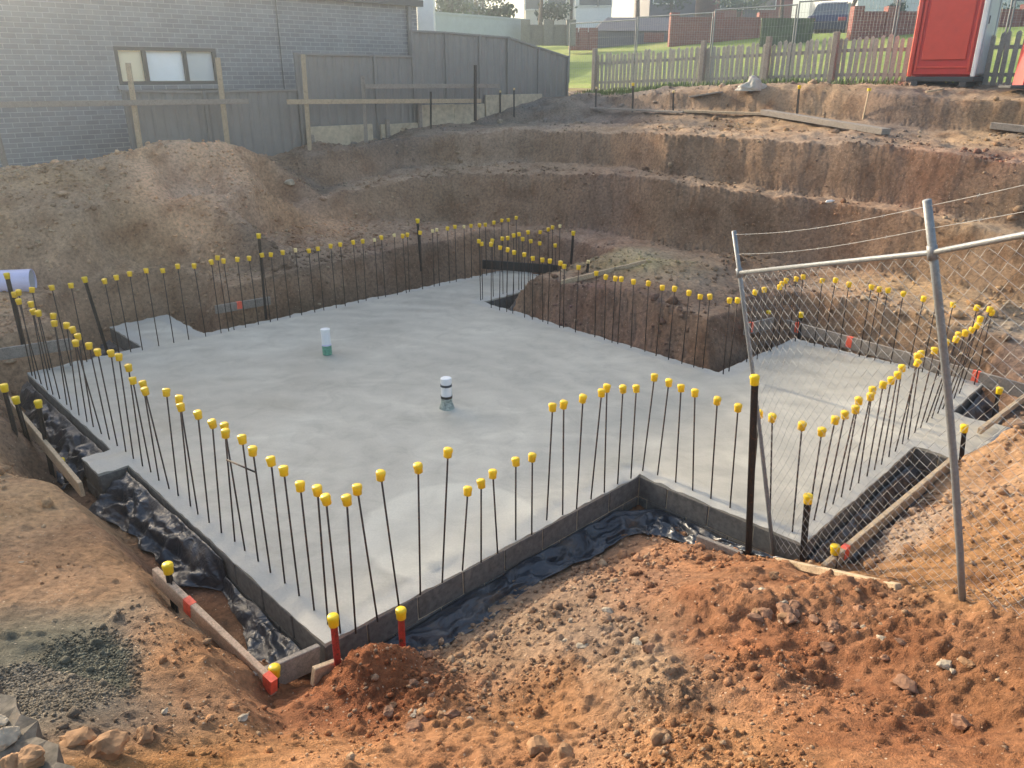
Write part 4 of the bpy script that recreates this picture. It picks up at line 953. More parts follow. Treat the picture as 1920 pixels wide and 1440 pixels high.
farpick((938,172),(938,212),'left of two pickets with pale caps by the steel fence', capm='f')
farpick((964,167),(964,222),'right of two pickets with pale caps by the steel fence', capm='f')
farpick((1118,165),(1117,206),'picket at the left end of the upper plank', capm='f')
farpick((1187,158),(1186,208),'picket at the middle of the upper plank', capm='y')
farpick((1263,172),(1262,210),'picket right of the middle of the upper plank', capm='f')
farpick((1499,163),(1494,216),'dark picket standing in front of the sunlit soil')
def lath(cap, base, label):
    b = onground(*base); t = near_top(cap[0], cap[1], b); o = thing('timber_peg', b, label, 'timber peg', 'thin laths in the upper ground')
    beam(MB(), Vector((0,0,-.1)), t-b, .03, .02, Vector((0,1,0)), .002).obj('peg', M['wood'], o); MB().box((t-b), .06, .04, .05).obj('ribbon', M['capy'], o)
lath((1630,168),(1617,225),'thin pale lath with a yellow top, leaning on the dark bank')
def plank(a, b, label, m='woodg', h=.05, w=.2, lift=.05):
    p, q = onground(*a), onground(*b); p.z += lift; q.z += lift; mb = MB(); beam(mb, p, q, h, w); return tag(mb.obj('plank', M[m]), label, 'plank', 'planks lying on the upper ground')
plank((1108,207),(1282,215),'narrow weathered plank at the left of the upper step','woodg',.04,.12)
plank((1282,213),(1438,219),'pale plank continuing the upper step','wood',.05,.14)
plank((1432,218),(1660,256),'thick grey sleeper sloping down to the right','woodg',.10,.22,.08)
plank((1858,246),(1960,256),'grey sleeper at the right picture edge','woodg',.10,.22,.08)
plank((1295,186),(1352,178),'broken board end under the picket fence','woodg',.03,.2)
plank((1735,178),(1768,172),'short pale batten on the sunlit soil by the toilet','wood',.03,.05)
plank((755,250),(832,208),'thin timber leaning on the dark mound by the fence','wood',.03,.06,.1)
# ---------------------------------------------------------------- picket fence
def build_picket():
    u0 = 15.75; o = thing('picket_fence', P(u0, 11.2, 2.7), 'weathered timber picket fence along the top of the site', 'fence', None, AN-math.pi/2)
    # local x runs along -V
    def loc(v): return 11.2-v
    def zbase(v): return onu(1065+(1713-1065)*0, 160, u0).z if False else (2.80+.2*min(1, max(0, (11.2-v)/7)))-2.7
    N = 97; v = 11.1; hgt = .92; rg = random.Random(4); k = 0
    pal = MB(); pal.extr([(-.043,0,0),(.043,0,0),(.043,0,.88),(0,0,.92),(-.043,0,.88)], (0,.018,0)); pm = pal.mesh('paling', M['woodp'])
    while k < 97:
        x = loc(v); q = link('paling', pm, o, (x, rg.uniform(-.004,.004), zbase(v)+rg.uniform(0,.035))); q.rotation_euler = (rg.uniform(-.02,.02), rg.uniform(-.03,.03), 0); q.scale = (rg.uniform(.85,1.1), 1, rg.uniform(.95,1.04)); v -= .128; k += 1
    vend = v
    for zo in (.2, .68):
        mb = MB(); x0 = loc(11.2); x1 = loc(vend); xm = loc(4.2)
        beam(mb, (x0, .05, zbase(11.2)+zo), (xm, .05, zbase(4.2)+zo), .07, .04); beam(mb, (xm, .05, zbase(4.2)+zo), (x1, .05, zbase(vend)+zo), .07, .04); mb.obj('rail', M['woodp'], o)
    for px in (1118, 1320, 1440, 1564):
        vv = uv(onu(px, 120, u0))[1]; MB().bev((loc(vv), -.07, zbase(vv)+.48), .12, .10, 1.15, .01).obj('post', M['woodg'], o)
    mb = MB(); beam(mb, (loc(6.2), -.06, zbase(5)+.0), (loc(2.2), -.06, zbase(2.5)+.02), .16, .05); mb.obj('base_board', M['woodg'], o)
build_picket()
# ---------------------------------------------------------------- temporary wire fence behind
def build_temp():
    u0 = 17.4; pxs = [1068,1195,1338,1493,1680,1893,2100]; g = 'wire fence bays behind the picket fence'
    names = ['first','second','third','fourth','fifth','sixth']
    for i in range(6):
        a = onu(pxs[i], 40, u0); b = onu(pxs[i+1], 40, u0); va, vb = uv(a)[1], uv(b)[1]
        ztop = onu(1068, 43, u0).z+.0; zb = 2.85; x = P(u0, va, 0); L = va-vb-.06
        o = thing('wire_fence_panel', P(u0, va-.03, zb), '%s wire fence bay from the steel fence, seen over the pickets' % names[i], 'fence panel', g, AN-math.pi/2)
        hh = ztop-zb+.06*i
        mb = MB().tube([(0,0,0),(0,0,hh)], .02, 8); mb.obj('post', M['galv'], o); MB().tube([(L,0,0),(L,0,hh)], .02, 8).obj('post', M['galv'], o)
        MB().tube([(.02,0,hh-.02),(L-.02,0,hh-.02)], .017, 8).obj('rail', M['galv'], o); MB().tube([(.02,0,.1),(L-.02,0,.1)], .017, 8).obj('rail', M['galv'], o)
        mb = MB(); n = int(L/.075)
        for k in range(1, n): mb.tube([(L*k/n, .004, .1), (L*k/n, .004, hh-.02)], .0030, 3, False)
        for k in range(1, 8): mb.tube([(.02, 0, .1+(hh-.12)*k/8), (L-.02, 0, .1+(hh-.12)*k/8)], .0025, 3, False)
        mb.obj('wire_mesh', M['wire'], o)
        MB().bev((0, 0, .03), .22, .5, .12, .02).obj('foot', M['darkp'], o)
build_temp()
# ---------------------------------------------------------------- lawn, road, far ground
def gh(u, v):  # far ground height
    z = 2.85+.0*v
    z += np.clip(u-16.5, 0, 14)*.132 + np.clip(u-30.5, 0, 60)*.055
    return z
def sheetgrid(name, u0, u1, v0, v1, nu, nv, dz, m):
    us = np.linspace(u0, u1, nu+1); vs = np.linspace(v0, v1, nv+1); Ug, Vg = np.meshgrid(us, vs)
    x = F0.x+U.x*Ug+V.x*Vg; y = F0.y+U.y*Ug+V.y*Vg; z = gh(Ug, Vg)+dz+.03*fbm(x*.4, y*.4, 301, 3)*(1 if m == 'lawn' else 0)
    mb = MB(); mb.v = [tuple(p) for p in np.stack([x, y, z], -1).reshape(-1, 3)]
    w = nu+1; mb.f = [(j*w+i, j*w+i+1, (j+1)*w+i+1, (j+1)*w+i) for j in range(nv) for i in range(nu)]
    return tag(mb.obj(name, M[m], None, True), None, None, kind='structure')
sheetgrid('lawn', 16.1, 31, -45, 60, 60, 120, 0, 'lawn')
sheetgrid('terrain', 31, 160, -130, 160, 40, 60, -.02, 'lawn')
sheetgrid('road', 33, 38.5, -45, 70, 4, 60, .03, 'asphalt')
# ground on the house side, under and behind the house
mb = MB()
for a, b in (((-40, 13.2), (16.4, 60)),): mb.add([P(a[0], a[1], 1.5), P(b[0], a[1], 2.6), P(b[0], b[1], 2.8), P(a[0], b[1], 1.6)], [(0,1,2,3)])
tag(mb.obj('terrain', M['lawn']), None, None, kind='structure')
mb = MB(); q = [(-60,-60,1.4),(16.3,-60,2.8),(16.3,-9,2.8),(-60,-9,1.4)]
# ---------------------------------------------------------------- portable toilet
def build_toilet():
    c = W(1767, 158, 15.5); ang = math.radians(-40)
    o = thing('portable_toilet', Vector((c.x+.38, c.y+.62, 2.98)), 'tall red portable toilet with grey corner trim in front of the pickets', 'toilet', None, ang)
    w, d, h = 1.12, 1.12, 2.25
    for x in (-.42, .42): MB().bev((x, 0, .05), .12, d+.12, .10, .01).obj('skid', M['darkp'], o)
    MB().bev((0, 0, .14), w+.06, d+.06, .09, .015).obj('base', M['darkp'], o)
    mb = MB().bev((0, 0, .185+h/2), w-.04, d-.04, h, .05); mb.obj('body', M['red'], o)
    # front face (towards the camera, -y): recessed panels and ribs
    mb = MB()
    for z in (.35, 1.98, 2.12): mb.bev((0, -d/2+.004, z), w-.24, .035, .035, .006)
    for x in (-w/2+.11, w/2-.11): mb.bev((x, -d/2+.004, 1.25), .035, .035, 1.95, .006)
    mb.bev((0, -d/2+.006, 1.2), w-.36, .03, 1.45, .012); mb.obj('rear_panel', M['redl'], o)
    for sx in (-1, 1):
        for sy in (-1, 1):
            t = MB().bev((sx*(w/2-.015), sy*(d/2-.015), .185+h/2), .075, .075, h+.01, .014); t.obj('corner_trim', M['redl' if (sx, sy) == (-1, -1) else 'white' if (sx, sy) == (1, -1) else 'greyp'], o)
    MB().bev((w/2-.012, 0, .185+h/2), .03, d-.16, h-.04, .005).obj('side_panel', M['greyp'], o)
    # left side vents, right side door
    mb = MB()
    for k in range(6): mb.bev((-w/2+.004, 0, 1.95+k*.05), .03, .6, .022, .004)
    mb.obj('vent', M['redl'], o)
    dm = MB().bev((w/2+.006, 0, 1.2), .03, .72, 1.95, .012).obj('door', M['greyp'], o)
    MB().bev((w/2+.02, -.28, 1.15), .03, .05, .14, .008).obj('handle', M['darkp'], dm)
    r = MB(); r.add([(-w/2-.03,-d/2-.03,h+.185),(w/2+.03,-d/2-.03,h+.185),(w/2+.03,d/2+.03,h+.185),(-w/2-.03,d/2+.03,h+.185),(-.35,-.35,h+.40),(.35,-.35,h+.40),(.35,.35,h+.40),(-.35,.35,h+.40)], [(3,2,1,0),(4,5,6,7),(0,1,5,4),(1,2,6,5),(2,3,7,6),(3,0,4,7)]); r.obj('roof', M['white'], o)
build_toilet()
def build_barrier():
    p = W(1935, 166, 14.6); o = thing('road_barrier', Vector((p.x, p.y, p.z)), 'red plastic barrier on a black foot at the right picture edge', 'barrier')
    MB().bev((0, 0, .03), 1.0, .4, .06, .015).obj('foot', M['darkp'], o)
    MB().extr([(-.28,-.16,.06),(.28,-.16,.06),(.2,-.06,.6),(.16,-.06,.9),(-.16,-.06,.9),(-.2,-.06,.6)], (0, .3, 0)).obj('body', M['red'], o)
build_barrier()
def build_bag():
    p = onground(1408, 176); import bmesh
    bm = bmesh.new(); bmesh.ops.create_icosphere(bm, subdivisions=4, radius=1)
    for vt in bm.verts:
        c = vt.co; n = math.sin(c.x*5+1)*math.sin(c.y*6)*.12+math.sin(c.z*9+c.x*4)*.06
        vt.co = .85*Vector((c.x*.36*(1+n), c.y*.22*(1+n), max(-.02, c.z*.17*(1+n*2)+(.13 if c.x > -.2 and c.x < .5 and c.z > 0 else 0)*c.z)))
    me = bpy.data.meshes.new('cement_bag'); bm.to_mesh(me); bm.free(); me.materials.append(M['cloth']); me.polygons.foreach_set('use_smooth', [True]*len(me.polygons))
    tag(link('cement_bag', me, None, p+Vector((0,0,.06))), 'pale slumped cement bag on the ground before the picket fence', 'bag')
build_bag()
p = onground(1548, 384); tag(MB().lathe([(.012,0),(.022,.01),(.022,.11),(.01,.13),(.01,.15)], 12).obj('plastic_bottle', M['pvc'], None, True, p+Vector((0,0,.04))), 'small white bottle lying on the bench below the cut bank', 'bottle').rotation_euler = (0, 1.5, .3)
# ---------------------------------------------------------------- rocks one can point at
rk = [(1218,1222,.055,'rockg','brown clod right of centre in the foreground'),(1140,1148,.035,'rock','pale angular stone near the dark plastic'),(1235,1392,.06,'rocko','ochre rock at the bottom, right of centre'),(150,1395,.075,'rocko','ochre rock at the lower left beside the concrete path'),(205,1412,.085,'rocko','largest ochre rock in the lower left corner'),(275,1385,.05,'rocko','small ochre rock right of the largest one'),(800,1235,.055,'rockg','dark clod at the foot of the red clay heap'),(795,1345,.05,'rocko','ochre clod below the clay heap'),(728,1340,.045,'rockg','brown clod left of the ochre one below the heap'),(882,1352,.022,'rock','small white stone in the lower middle'),
 (1415,1165,.045,'rockg','clod on the right-hand clay mound'),(1470,1150,.05,'rockg','clod right of another on the clay mound'),(1290,1050,.04,'rockg','clod beside the short board end'),(1450,1085,.045,'rocko','ochre clod near the half-buried batten'),(310,1338,.022,'rock','flat white stone in the left foreground'),(455,1352,.028,'rock','flat cream stone below the left board'),(545,348,.10,'rock','pale boulder at the foot of the big soil heap'),(40,1057,.018,'rock','small grey stone on the left bank'),(1010,1410,.06,'rocko','ochre lump at the bottom edge, middle'),(1060,1425,.07,'rocko','ochre lump at the bottom edge, right of the middle one'),(1070,1165,.02,'rock','tiny pale stone on the grey clay patch'),(1700,1290,.05,'rockg','clod in the right foreground'),(1560,1180,.045,'rockg','clod on the slope left of the second fence post'),(1800,1360,.05,'rockg','clod near the lower right corner'),(1330,1240,.035,'rockg','small clod right of the large brown one')]
for i, (px, py, s, m, lb) in enumerate(rk): rock(px, py, s, M[m], lb, 'larger stones and clods on the soil', i+1)
rg_ = random.Random(77)
for n_, cx, cy, rx, ry, s0, s1, lb in ((14,800,1325,60,35,.02,.05,'brown clod in the pile of clods below the red clay heap'),(16,1480,1150,110,45,.02,.048,'brown clod among the rubble on top of the right clay mound'),(10,1130,1215,70,50,.016,.036,'clod scattered on the greyish ground in mid foreground'),(12,1690,1230,130,70,.018,.04,'clod lying on the reddish slope at the right')):
    for i in range(n_):
        rock(int(rg_.gauss(cx, rx*.55)), int(rg_.gauss(cy, ry*.55)), rg_.uniform(s0, s1), M[rg_.choice(['rockg','rockg','rocko','rock'])], lb, lb.replace('clod', 'clods', 1), 100+i, name='clod', cat='clod', sink=.5)
# concrete path piece in the lower left corner
def build_path():
    a = Z(-40, 1245, .93); b = Z(140, 1455, .93); n = Vector((-(b-a).y, (b-a).x, 0)).normalized(); 
    if n.x > 0: n = -n
    mb = MB(); d = b-a; N = 26; M_ = 12; vs = []; L = d.length+.8; dd = d.normalized(); a0 = a-dd*.3
    for i in range(N+1):
        for j in range(M_+1):
            q = a0+dd*L*i/N+n*(j/M_*1.0+(.02*math.sin(i*2.3) if j == 0 else 0)); vs.append((q.x, q.y, .955+.008*math.sin(i*1.7+j*2.1)+.006*math.sin(j*3.1-i)))
    fs = [(i*(M_+1)+j, (i+1)*(M_+1)+j, (i+1)*(M_+1)+j+1, i*(M_+1)+j+1) for i in range(N) for j in range(M_)]
    mb.add(vs, fs); k = len(vs)
    low = [(vs[i*(M_+1)][0]+.01, vs[i*(M_+1)][1]-.01, .80) for i in range(N+1)]; mb.v += low; mb.f += [(k+i, k+i+1, (i+1)*(M_+1), i*(M_+1)) for i in range(N)]
    tag(mb.obj('path', simple('rough_concrete', (.13,.11,.085), .9, 0, .35, 22, .8, dirt=((.34,.18,.09), 6, .6))), None, None, kind='structure')
    for i, (px, py, s, m, lb) in enumerate([(15,1385,.055,'rock','large white stone on the concrete path corner'),(5,1350,.025,'rock','small grey stone above the large white one'),(60,1425,.06,'rocko','orange lump on the concrete path at the bottom left'),(25,1432,.05,'rocko','orange lump left of the other one on the path')]):
        o = rock(px, py, s, M[m], lb, 'stones on the path corner', 40+i); q = Z(px, py, .97); o.location = (q.x, q.y, .955+s*.4)
build_path()
# ---------------------------------------------------------------- weeds under the picket fence
def build_weeds():
    rg = random.Random(8); mb = MB()
    for k in range(2600):
        if rg.random() < .55: u, v = rg.uniform(15.1, 15.7), rg.uniform(3, 11.0)
        else: u, v = rg.uniform(14.6, 15.6), rg.uniform(8.0, 11.1)
        p = P(u, v); z = float(gzc(p.x, p.y)); h = rg.uniform(.04, .16); a = rg.uniform(0, 6.28); t = Vector((math.cos(a), math.sin(a), 0))*.012; l = Vector((rg.uniform(-.05,.05), rg.uniform(-.05,.05), h))
        b = Vector((p.x, p.y, z-.01)); mb.add([b-t, b+t, b+l+t*.3, b+l-t*.3], [(0,1,2,3)])
    tag(mb.obj('grass', M['grass']), 'weeds and grass growing along the foot of the picket fence', 'grass', kind='stuff')
_gx = np.linspace(-2, 12, 140); _gy = np.linspace(10, 24, 140); _GX, _GY = np.meshgrid(_gx, _gy); _GZ = height(_GX, _GY, False)
def gzc(x, y):
    i = min(138, max(0, int((x+2)/14*139))); j = min(138, max(0, int((y-10)/14*139))); return _GZ[j, i]
build_weeds()
# ---------------------------------------------------------------- the street behind
def crown(mb, c, r, n, rg, leaf=.16):
    c = Vector(c)
    lobes = [(Vector((rg.uniform(-.55,.55)*r[0], rg.uniform(-.55,.55)*r[1], rg.uniform(-.5,.6)*r[2])), rg.uniform(.35,.6)) for _ in range(9)]
    for _ in range(n):
        lc, lr = rg.choice(lobes); d = Vector((rg.gauss(0,1), rg.gauss(0,1), rg.gauss(0,1))).normalized()*(rg.random()**.4)*lr
        p = c+lc+Vector((d.x*r[0], d.y*r[1], d.z*r[2])); a = Vector((rg.gauss(0,1), rg.gauss(0,1), rg.gauss(0,1))).normalized()*leaf*rg.uniform(.5,1); b = a.orthogonal().normalized()*leaf*.5
        mb.add([p-a, p+b, p+a, p-b], [(0,1,2,3)])
def bush(px, py, Y, r, m, label, n=500, name='shrub', cat='shrub', group='shrubs along the street'):
    p = W(px, py, Y); rg = random.Random(int(px)); o = thing(name, p, label, cat, group)
    mb = MB(); crown(mb, (0,0,r[2]), r, n, rg, .13); mb.obj('crown', M[m], o)
    t = MB()
    for k in range(4): t.tube([(0,0,-.4), (rg.uniform(-.3,.3)*r[0], rg.uniform(-.3,.3)*r[1], r[2])], [.05, .02], 6)
    t.obj('trunk', M['bark'], o)
def bare_tree(px, Y, zb, h, label):
    p = W(px, 60, Y); p.z = zb; rg = random.Random(int(px)); o = thing('bare_tree', p, label, 'tree', 'trees along the street'); mb = MB(); cr = MB()
    def br(a, d, l, r, k):
        b = a+d*l; (mb if k > 3 else cr).tube([a, (a+b)/2+Vector((rg.uniform(-.05,.05),0,0))*l, b], [r, r*.8, r*.62], 6, False)
        if k == 0: return
        for _ in range(3 if k > 1 else 2):
            q = (d+Vector((rg.uniform(-.7,.7), rg.uniform(-.7,.7), rg.uniform(-.1,.45)))).normalized(); br(b, q, l*rg.uniform(.6,.8), r*.6, k-1)
    br(Vector((0,0,-.2)), Vector((0,0,1)), h*.32, h*.022, 5); mb.obj('trunk', M['bark'], o); cr.obj('crown', M['bark'], o)
def street_house(px0, px1, Y, zb, hw, label, wallm='cream', roofm='roof', wins=(), depth=7, door=None, eave=.35, group='houses across the street'):
    a = W(px0, 60, Y); b = W(px1, 60, Y); x0, x1 = a.x, b.x; o = thing('street_house', Vector(((x0+x1)/2, Y, zb)), label, 'house', group); w = x1-x0
    mb = MB().box((0, depth/2, hw/2-.4), w, depth, hw+.8); mb.obj('wall', M[wallm], o)
    r = MB(); e = eave; r.add([(-w/2-e,-e,hw),(w/2+e,-e,hw),(w/2+e,depth+e,hw),(-w/2-e,depth+e,hw),(-w/2+depth*.35,depth/2,hw+1.7),(w/2-depth*.35,depth/2,hw+1.7)] if w > depth*.8 else [(-w/2-e,-e,hw),(w/2+e,-e,hw),(w/2+e,depth+e,hw),(-w/2-e,depth+e,hw),(-.1,depth/2,hw+1.7),(.1,depth/2,hw+1.7)], [(3,2,1,0),(0,1,5,4),(1,2,5),(2,3,4,5),(3,0,4)]); r.obj('roof', M[roofm], o)
    for (wx, wz, ww, wh) in wins:
        f = MB().box((wx*w, -.03, wz), ww, .1, wh).obj('window', M['white'], o); MB().box((wx*w, -.088, wz), ww-.14, .02, wh-.14).obj('pane', M['glassd'], f)
    if door is not None:
        dd = MB().box((door*w, -.03, 1.0), .95, .08, 2.05).obj('door', M['slate'], o); MB().box((door*w+.35, -.09, 1.0), .06, .05, .12).obj('handle', M['chrome'], dd)
    return o
def zat(py, Y): return W(960, py, Y).z
street_house(820, 905, 58, zat(62,58), 2.8, 'pale grey house partly behind the leftmost street shrubs', 'greyp', 'roof', ((-.25,1.5,1.2,1.1),(.25,1.5,1.2,1.1)))
street_house(985, 1068, 52, zat(50,52), 2.9, 'cream street house left of the white one', 'cream', 'roofr', ((-.3,1.5,1.2,1.2),(.2,1.5,1.2,1.2)))
street_house(1078, 1145, 50, zat(46,50), 3.0, 'white street house with a blue-dark window, behind the slate shed', 'white', 'roof', ((-.15,1.5,1.2,1.1),(.3,1.5,.9,1.1)))
street_house(1215, 1300, 55, zat(42,55), 3.0, 'dark slate-clad house above the shed roof', 'slate', 'roof', ((-.2,1.6,1.4,1.1),))
street_house(1340, 1480, 54, zat(48,54), 2.8, 'brick house behind the brick fence in the middle of the street', 'brickr', 'roof', ((-.3,1.5,1.5,1.2),(.12,1.5,1.5,1.2)), door=-.05)
street_house(1600, 1665, 44, zat(30,44), 2.8, 'white garage-like house right of the blue car', 'white', 'roof', ((0,1.5,1.6,1.1),))
street_house(1690, 1960, 46, zat(40,46), 2.8, 'pale house behind the red toilet', 'white', 'roofr', ((-.3,1.5,1.4,1.2),(.3,1.5,1.4,1.2)), door=0)
def build_shed():
    Y = 38; a = W(1118, 66, Y); b = W(1335, 66, Y); zb = zat(80, Y); hh = zat(58, Y)-zb; ht = zat(27, Y)-zb; w = b.x-a.x
    o = thing('shed', Vector((a.x, Y, zb)), 'low shed with a long slate-grey sloping roof across the lawn', 'shed'); MB().box((w/2, 2, hh/2-.2), w, 4, hh+.4).obj('wall', M['slate'], o)
    r = MB(); e = .15; r.add([(-e,-e,hh),(w+e,-e,hh),(w+e,4+e,hh),(-e,4+e,hh),(.7,2,ht),(w,2,ht)], [(3,2,1,0),(0,1,5,4),(1,2,5),(2,3,4,5),(3,0,4)]); r.obj('roof', M['roof'], o)
    MB().box((w*.5, -.03, hh*.45), .9, .05, hh*.8).obj('door', M['brickr'], o)
build_shed()
def lowwall(px0, px1, Y0, Y1, pyt, pyb, m, label, name='brick_wall', cat='wall', piers=True, group=None, th=.22):
    zb = zat(pyb, Y0)-.3; zt = zat(pyt, Y0); a = W(px0, 70, Y0); b = W(px1, 70, Y1); a.z = b.z = 0; d = b-a
    o = thing(name, Vector((a.x, a.y, zb)), label, cat, group, math.atan2(d.y, d.x)); L = d.length; h = zt-zb
    MB().box((L/2, 0, h/2), L, th, h).obj('wall', M[m], o); MB().box((L/2, 0, h+.035), L+.04, th+.06, .07).obj('coping', M[m], o)
    if piers:
        n = max(2, int(L/2.6))
        for k in range(n+1): MB().box((L*k/n, 0, h/2+.12), .36, .36, h+.24).obj('pier', M[m], o)
G_W = 'brick garden walls along the street'
lowwall(1075, 1112, 36, 36, 64, 80, 'brickr', 'short red brick wall left of the shed', group=G_W)
lowwall(1262, 1425, 35, 35, 36, 82, 'brickr', 'maroon brick garden wall in the middle of the street', group=G_W)
lowwall(1600, 1725, 30, 30, 26, 72, 'brickr', 'maroon brick wall left of the red toilet', group=G_W)
lowwall(1840, 1990, 30, 30, 22, 60, 'brickr', 'brick wall beyond the right end of the pickets', group=G_W)
lowwall(816, 990, 30, 34, 26, 72, 'greyp', 'long pale grey board fence beyond the steel fence', 'board_fence', 'fence', False, th=.08)
lowwall(985, 1070, 33, 33, 50, 70, 'woodg', 'low brown paling fence below the cream house', 'board_fence', 'fence', True, th=.06)
lowwall(1425, 1522, 31, 31, 38, 84, 'hedge', 'dark green screen fence left of the blue car', 'screen_fence', 'fence', False, th=.08)
# white pillar beyond the steel fence
a = W(785, 57, 22.5); b = W(816, 57, 22.5); zb = 2.0; o = thing('white_pillar', Vector(((a.x+b.x)/2, 22.5, zb)), 'tall white rendered pillar rising behind the steel fence', 'pillar')
MB().bev((0, 0, 1.9), b.x-a.x, .45, 3.8, .02).obj('shaft', M['white'], o); MB().bev((0, 0, 3.85), b.x-a.x+.1, .55, .1, .02).obj('capital', M['white'], o)
bush(850, 45, 36, (1.2,.9,.75), 'leaf', 'grey-green shrub above the steel fence, left of two')
bush(925, 62, 34, (.9,.8,.5), 'hedge', 'dark shrub above the low end of the steel fence')
bush(905, 30, 44, (1.8,1,.9), 'leaf', 'large pale shrub behind the board fence', 700)
bush(1035, 50, 42, (1.05,.9,.55), 'hedge', 'dark rounded shrub before the cream house')
bush(1670, 60, 33, (.5,.5,.5), 'leaf', 'small yellowish shrub beside the maroon wall')
bush(1258, 28, 50, (1.3,1,.9), 'hedge', 'dark shrub above the shed roof')
bush(1385, 28, 48, (1.6,1,.7), 'leaf', 'green shrub above the maroon garden wall')
bush(1870, 60, 32, (.9,.7,.5), 'leaf', 'shrub at the right beyond the pickets')
bare_tree(1192, 41, zat(70, 41), 6.5, 'bare winter tree rising behind the shed roof')
bare_tree(1460, 36, zat(75, 36), 5.5, 'bare winter tree beside the green screen')
bare_tree(1015, 38, zat(66, 38), 5.0, 'thin bare tree before the cream house')
bare_tree(1590, 34, zat(75, 34), 4.0, 'small bare tree right of the blue car')
def build_car():
    Y = 37; a = W(1522, 62, Y); L = 3.9; p = W(1558, 66, Y); o = thing('parked_car', p+Vector((0,0,-.15)), 'dark blue parked car with a glassy cabin, behind the wire fence', 'car', None, math.radians(62))
    prof = [(-1.95,.30),(-1.98,.62),(-1.80,.86),(-1.30,.92),(-.75,1.34),(-.1,1.44),(.65,1.36),(1.15,.98),(1.85,.92),(1.95,.70),(1.95,.32)]
    W2 = .82; mb = MB(); body = [(-1.95,.30),(-1.98,.60),(-1.82,.84),(-1.25,.90),(1.2,.93),(1.86,.90),(1.96,.66),(1.95,.32)]
    def ring(pr, y, k): return [(x*(1-.03*k), y, z if z < .7 else z-(.03*k)) for x, z in pr]
    ys = [(-W2,2),(-W2+.06,.6),(-W2+.14,0),(W2-.14,0),(W2-.06,.6),(W2,2)]; n = len(body); vs = []
    for y, k in ys: vs += ring(body, y, k)
    fs = [(r*n+i, r*n+(i+1) % n, (r+1)*n+(i+1) % n, (r+1)*n+i) for r in range(len(ys)-1) for i in range(n)]+[tuple(range(n)), tuple(range((len(ys)-1)*n, len(ys)*n))[::-1]]
    mb.add(vs, fs); mb.obj('body', M['carp'], o, False)
    cab = [(-1.28,.90),(-.72,1.33),(-.1,1.43),(.62,1.35),(1.12,.92)]; vs = []; n = 5
    for y, k in ((-.70,0),(-.58,1),(.58,1),(.70,0)): vs += [(x*(1-.02*k), y if z < 1 else y*.88, z) for x, z in cab]
    fs = [(r*n+i, r*n+i+1, (r+1)*n+i+1, (r+1)*n+i) for r in range(3) for i in range(n-1)]+[tuple(range(n)), tuple(range(3*n, 4*n))[::-1]]
    MB().add(vs, fs).obj('window', M['glassd'], o)
    MB().add([(x, y*.52, z+.012) for y in (-1, 1) for x, z in ((-.68,1.345),(-.1,1.44),(.58,1.365))], [(0,1,4,3),(1,2,5,4)]).obj('roof', M['carp'], o)
    for x in (-1.25, 1.22):
        for y in (-.76, .76):
            wmb = MB().lathe([(.12,-.1),(.30,-.1),(.32,-.07),(.32,.07),(.30,.1),(.12,.1)], 20); wmb.v = [(q[0]+x, q[2]+y, q[1]+.32) for q in wmb.v]; ww = wmb.obj('wheel', M['black'], o)
            h = MB().lathe([(.19,-.105),(.19,.105)], 14); h.v = [(q[0]+x, q[2]+y, q[1]+.32) for q in h.v]; h.obj('rim', M['chrome'], ww)
    for y in (-.6, .6): MB().bev((-1.95, y, .68), .08, .30, .13, .02).obj('tail_light', M['lampr'], o); MB().bev((1.93, y, .68), .08, .30, .12, .02).obj('headlight', M['chrome'], o)
build_car()

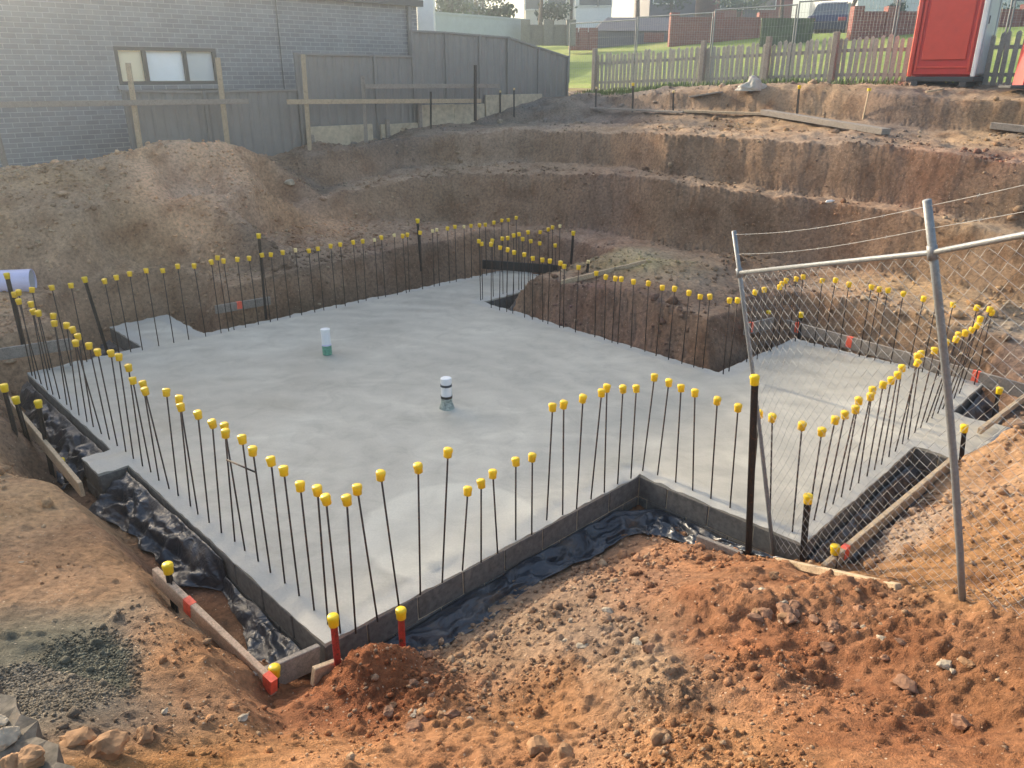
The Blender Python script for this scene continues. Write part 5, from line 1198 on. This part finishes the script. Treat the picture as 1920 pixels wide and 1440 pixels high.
# ---------------------------------------------------------------- light and air
def build_glare_haze():
    m = bpy.data.materials.new('glare_haze'); m.use_nodes = True; nt = m.node_tree; nt.nodes.clear(); o = nt.nodes.new('ShaderNodeOutputMaterial')
    v = nt.nodes.new('ShaderNodeVolumePrincipled'); v.inputs['Color'].default_value = (.84,.92,1,1); v.inputs['Density'].default_value = .0056; v.inputs['Anisotropy'].default_value = .84
    nt.links.new(v.outputs[0], o.inputs['Volume'])
    tag(MB().box((10, 30, 7.0), 400, 330, 14.0+4.0).obj('haze', m), 'thin haze added over the whole site to imitate lens glare', 'haze', kind='stuff')  # haze volume added to stand in for lens glare at upper left
build_glare_haze()
SUN_EL, SUN_AZ = math.radians(21), math.radians(-46)   # azimuth measured from +Y, negative = left
w = bpy.data.worlds.new('World'); SC.world = w; w.use_nodes = True; nt = w.node_tree
sky = nt.nodes.new('ShaderNodeTexSky'); sky.sky_type = 'NISHITA'; sky.sun_disc = False; sky.sun_elevation = SUN_EL; sky.sun_rotation = SUN_AZ
sky.air_density = 1.0; sky.dust_density = 2.5; sky.ozone_density = 1.0
nt.links.new(sky.outputs[0], nt.nodes['Background'].inputs[0]); nt.nodes['Background'].inputs[1].default_value = .15
l = bpy.data.lights.new('sun', 'SUN'); l.energy = 2.4; l.angle = math.radians(1.5); l.color = (1, .90, .76)
so = bpy.data.objects.new('sun', l); COL.objects.link(so)
sd = Vector((math.sin(SUN_AZ)*math.cos(SUN_EL), math.cos(SUN_AZ)*math.cos(SUN_EL), math.sin(SUN_EL)))
so.rotation_euler = sd.to_track_quat('Z', 'Y').to_euler(); so.location = (-20, 20, 20)
cam = bpy.data.cameras.new('camera'); cam.lens = FPX/1920*36; cam.sensor_width = 36; cam.clip_end = 2000; cam.clip_start = .05
co = bpy.data.objects.new('camera', cam); COL.objects.link(co); co.location = CAM; co.rotation_euler = (math.pi/2-TP, 0, 0); SC.camera = co
SC.render.resolution_x = 1024; SC.render.resolution_y = 768
SC.view_settings.view_transform = 'Standard'; SC.view_settings.look = 'None'; SC.view_settings.use_white_balance = True; SC.view_settings.white_balance_temperature = 7400; SC.view_settings.exposure = 1.5; SC.view_settings.gamma = 1
SC.render.engine = 'CYCLES'
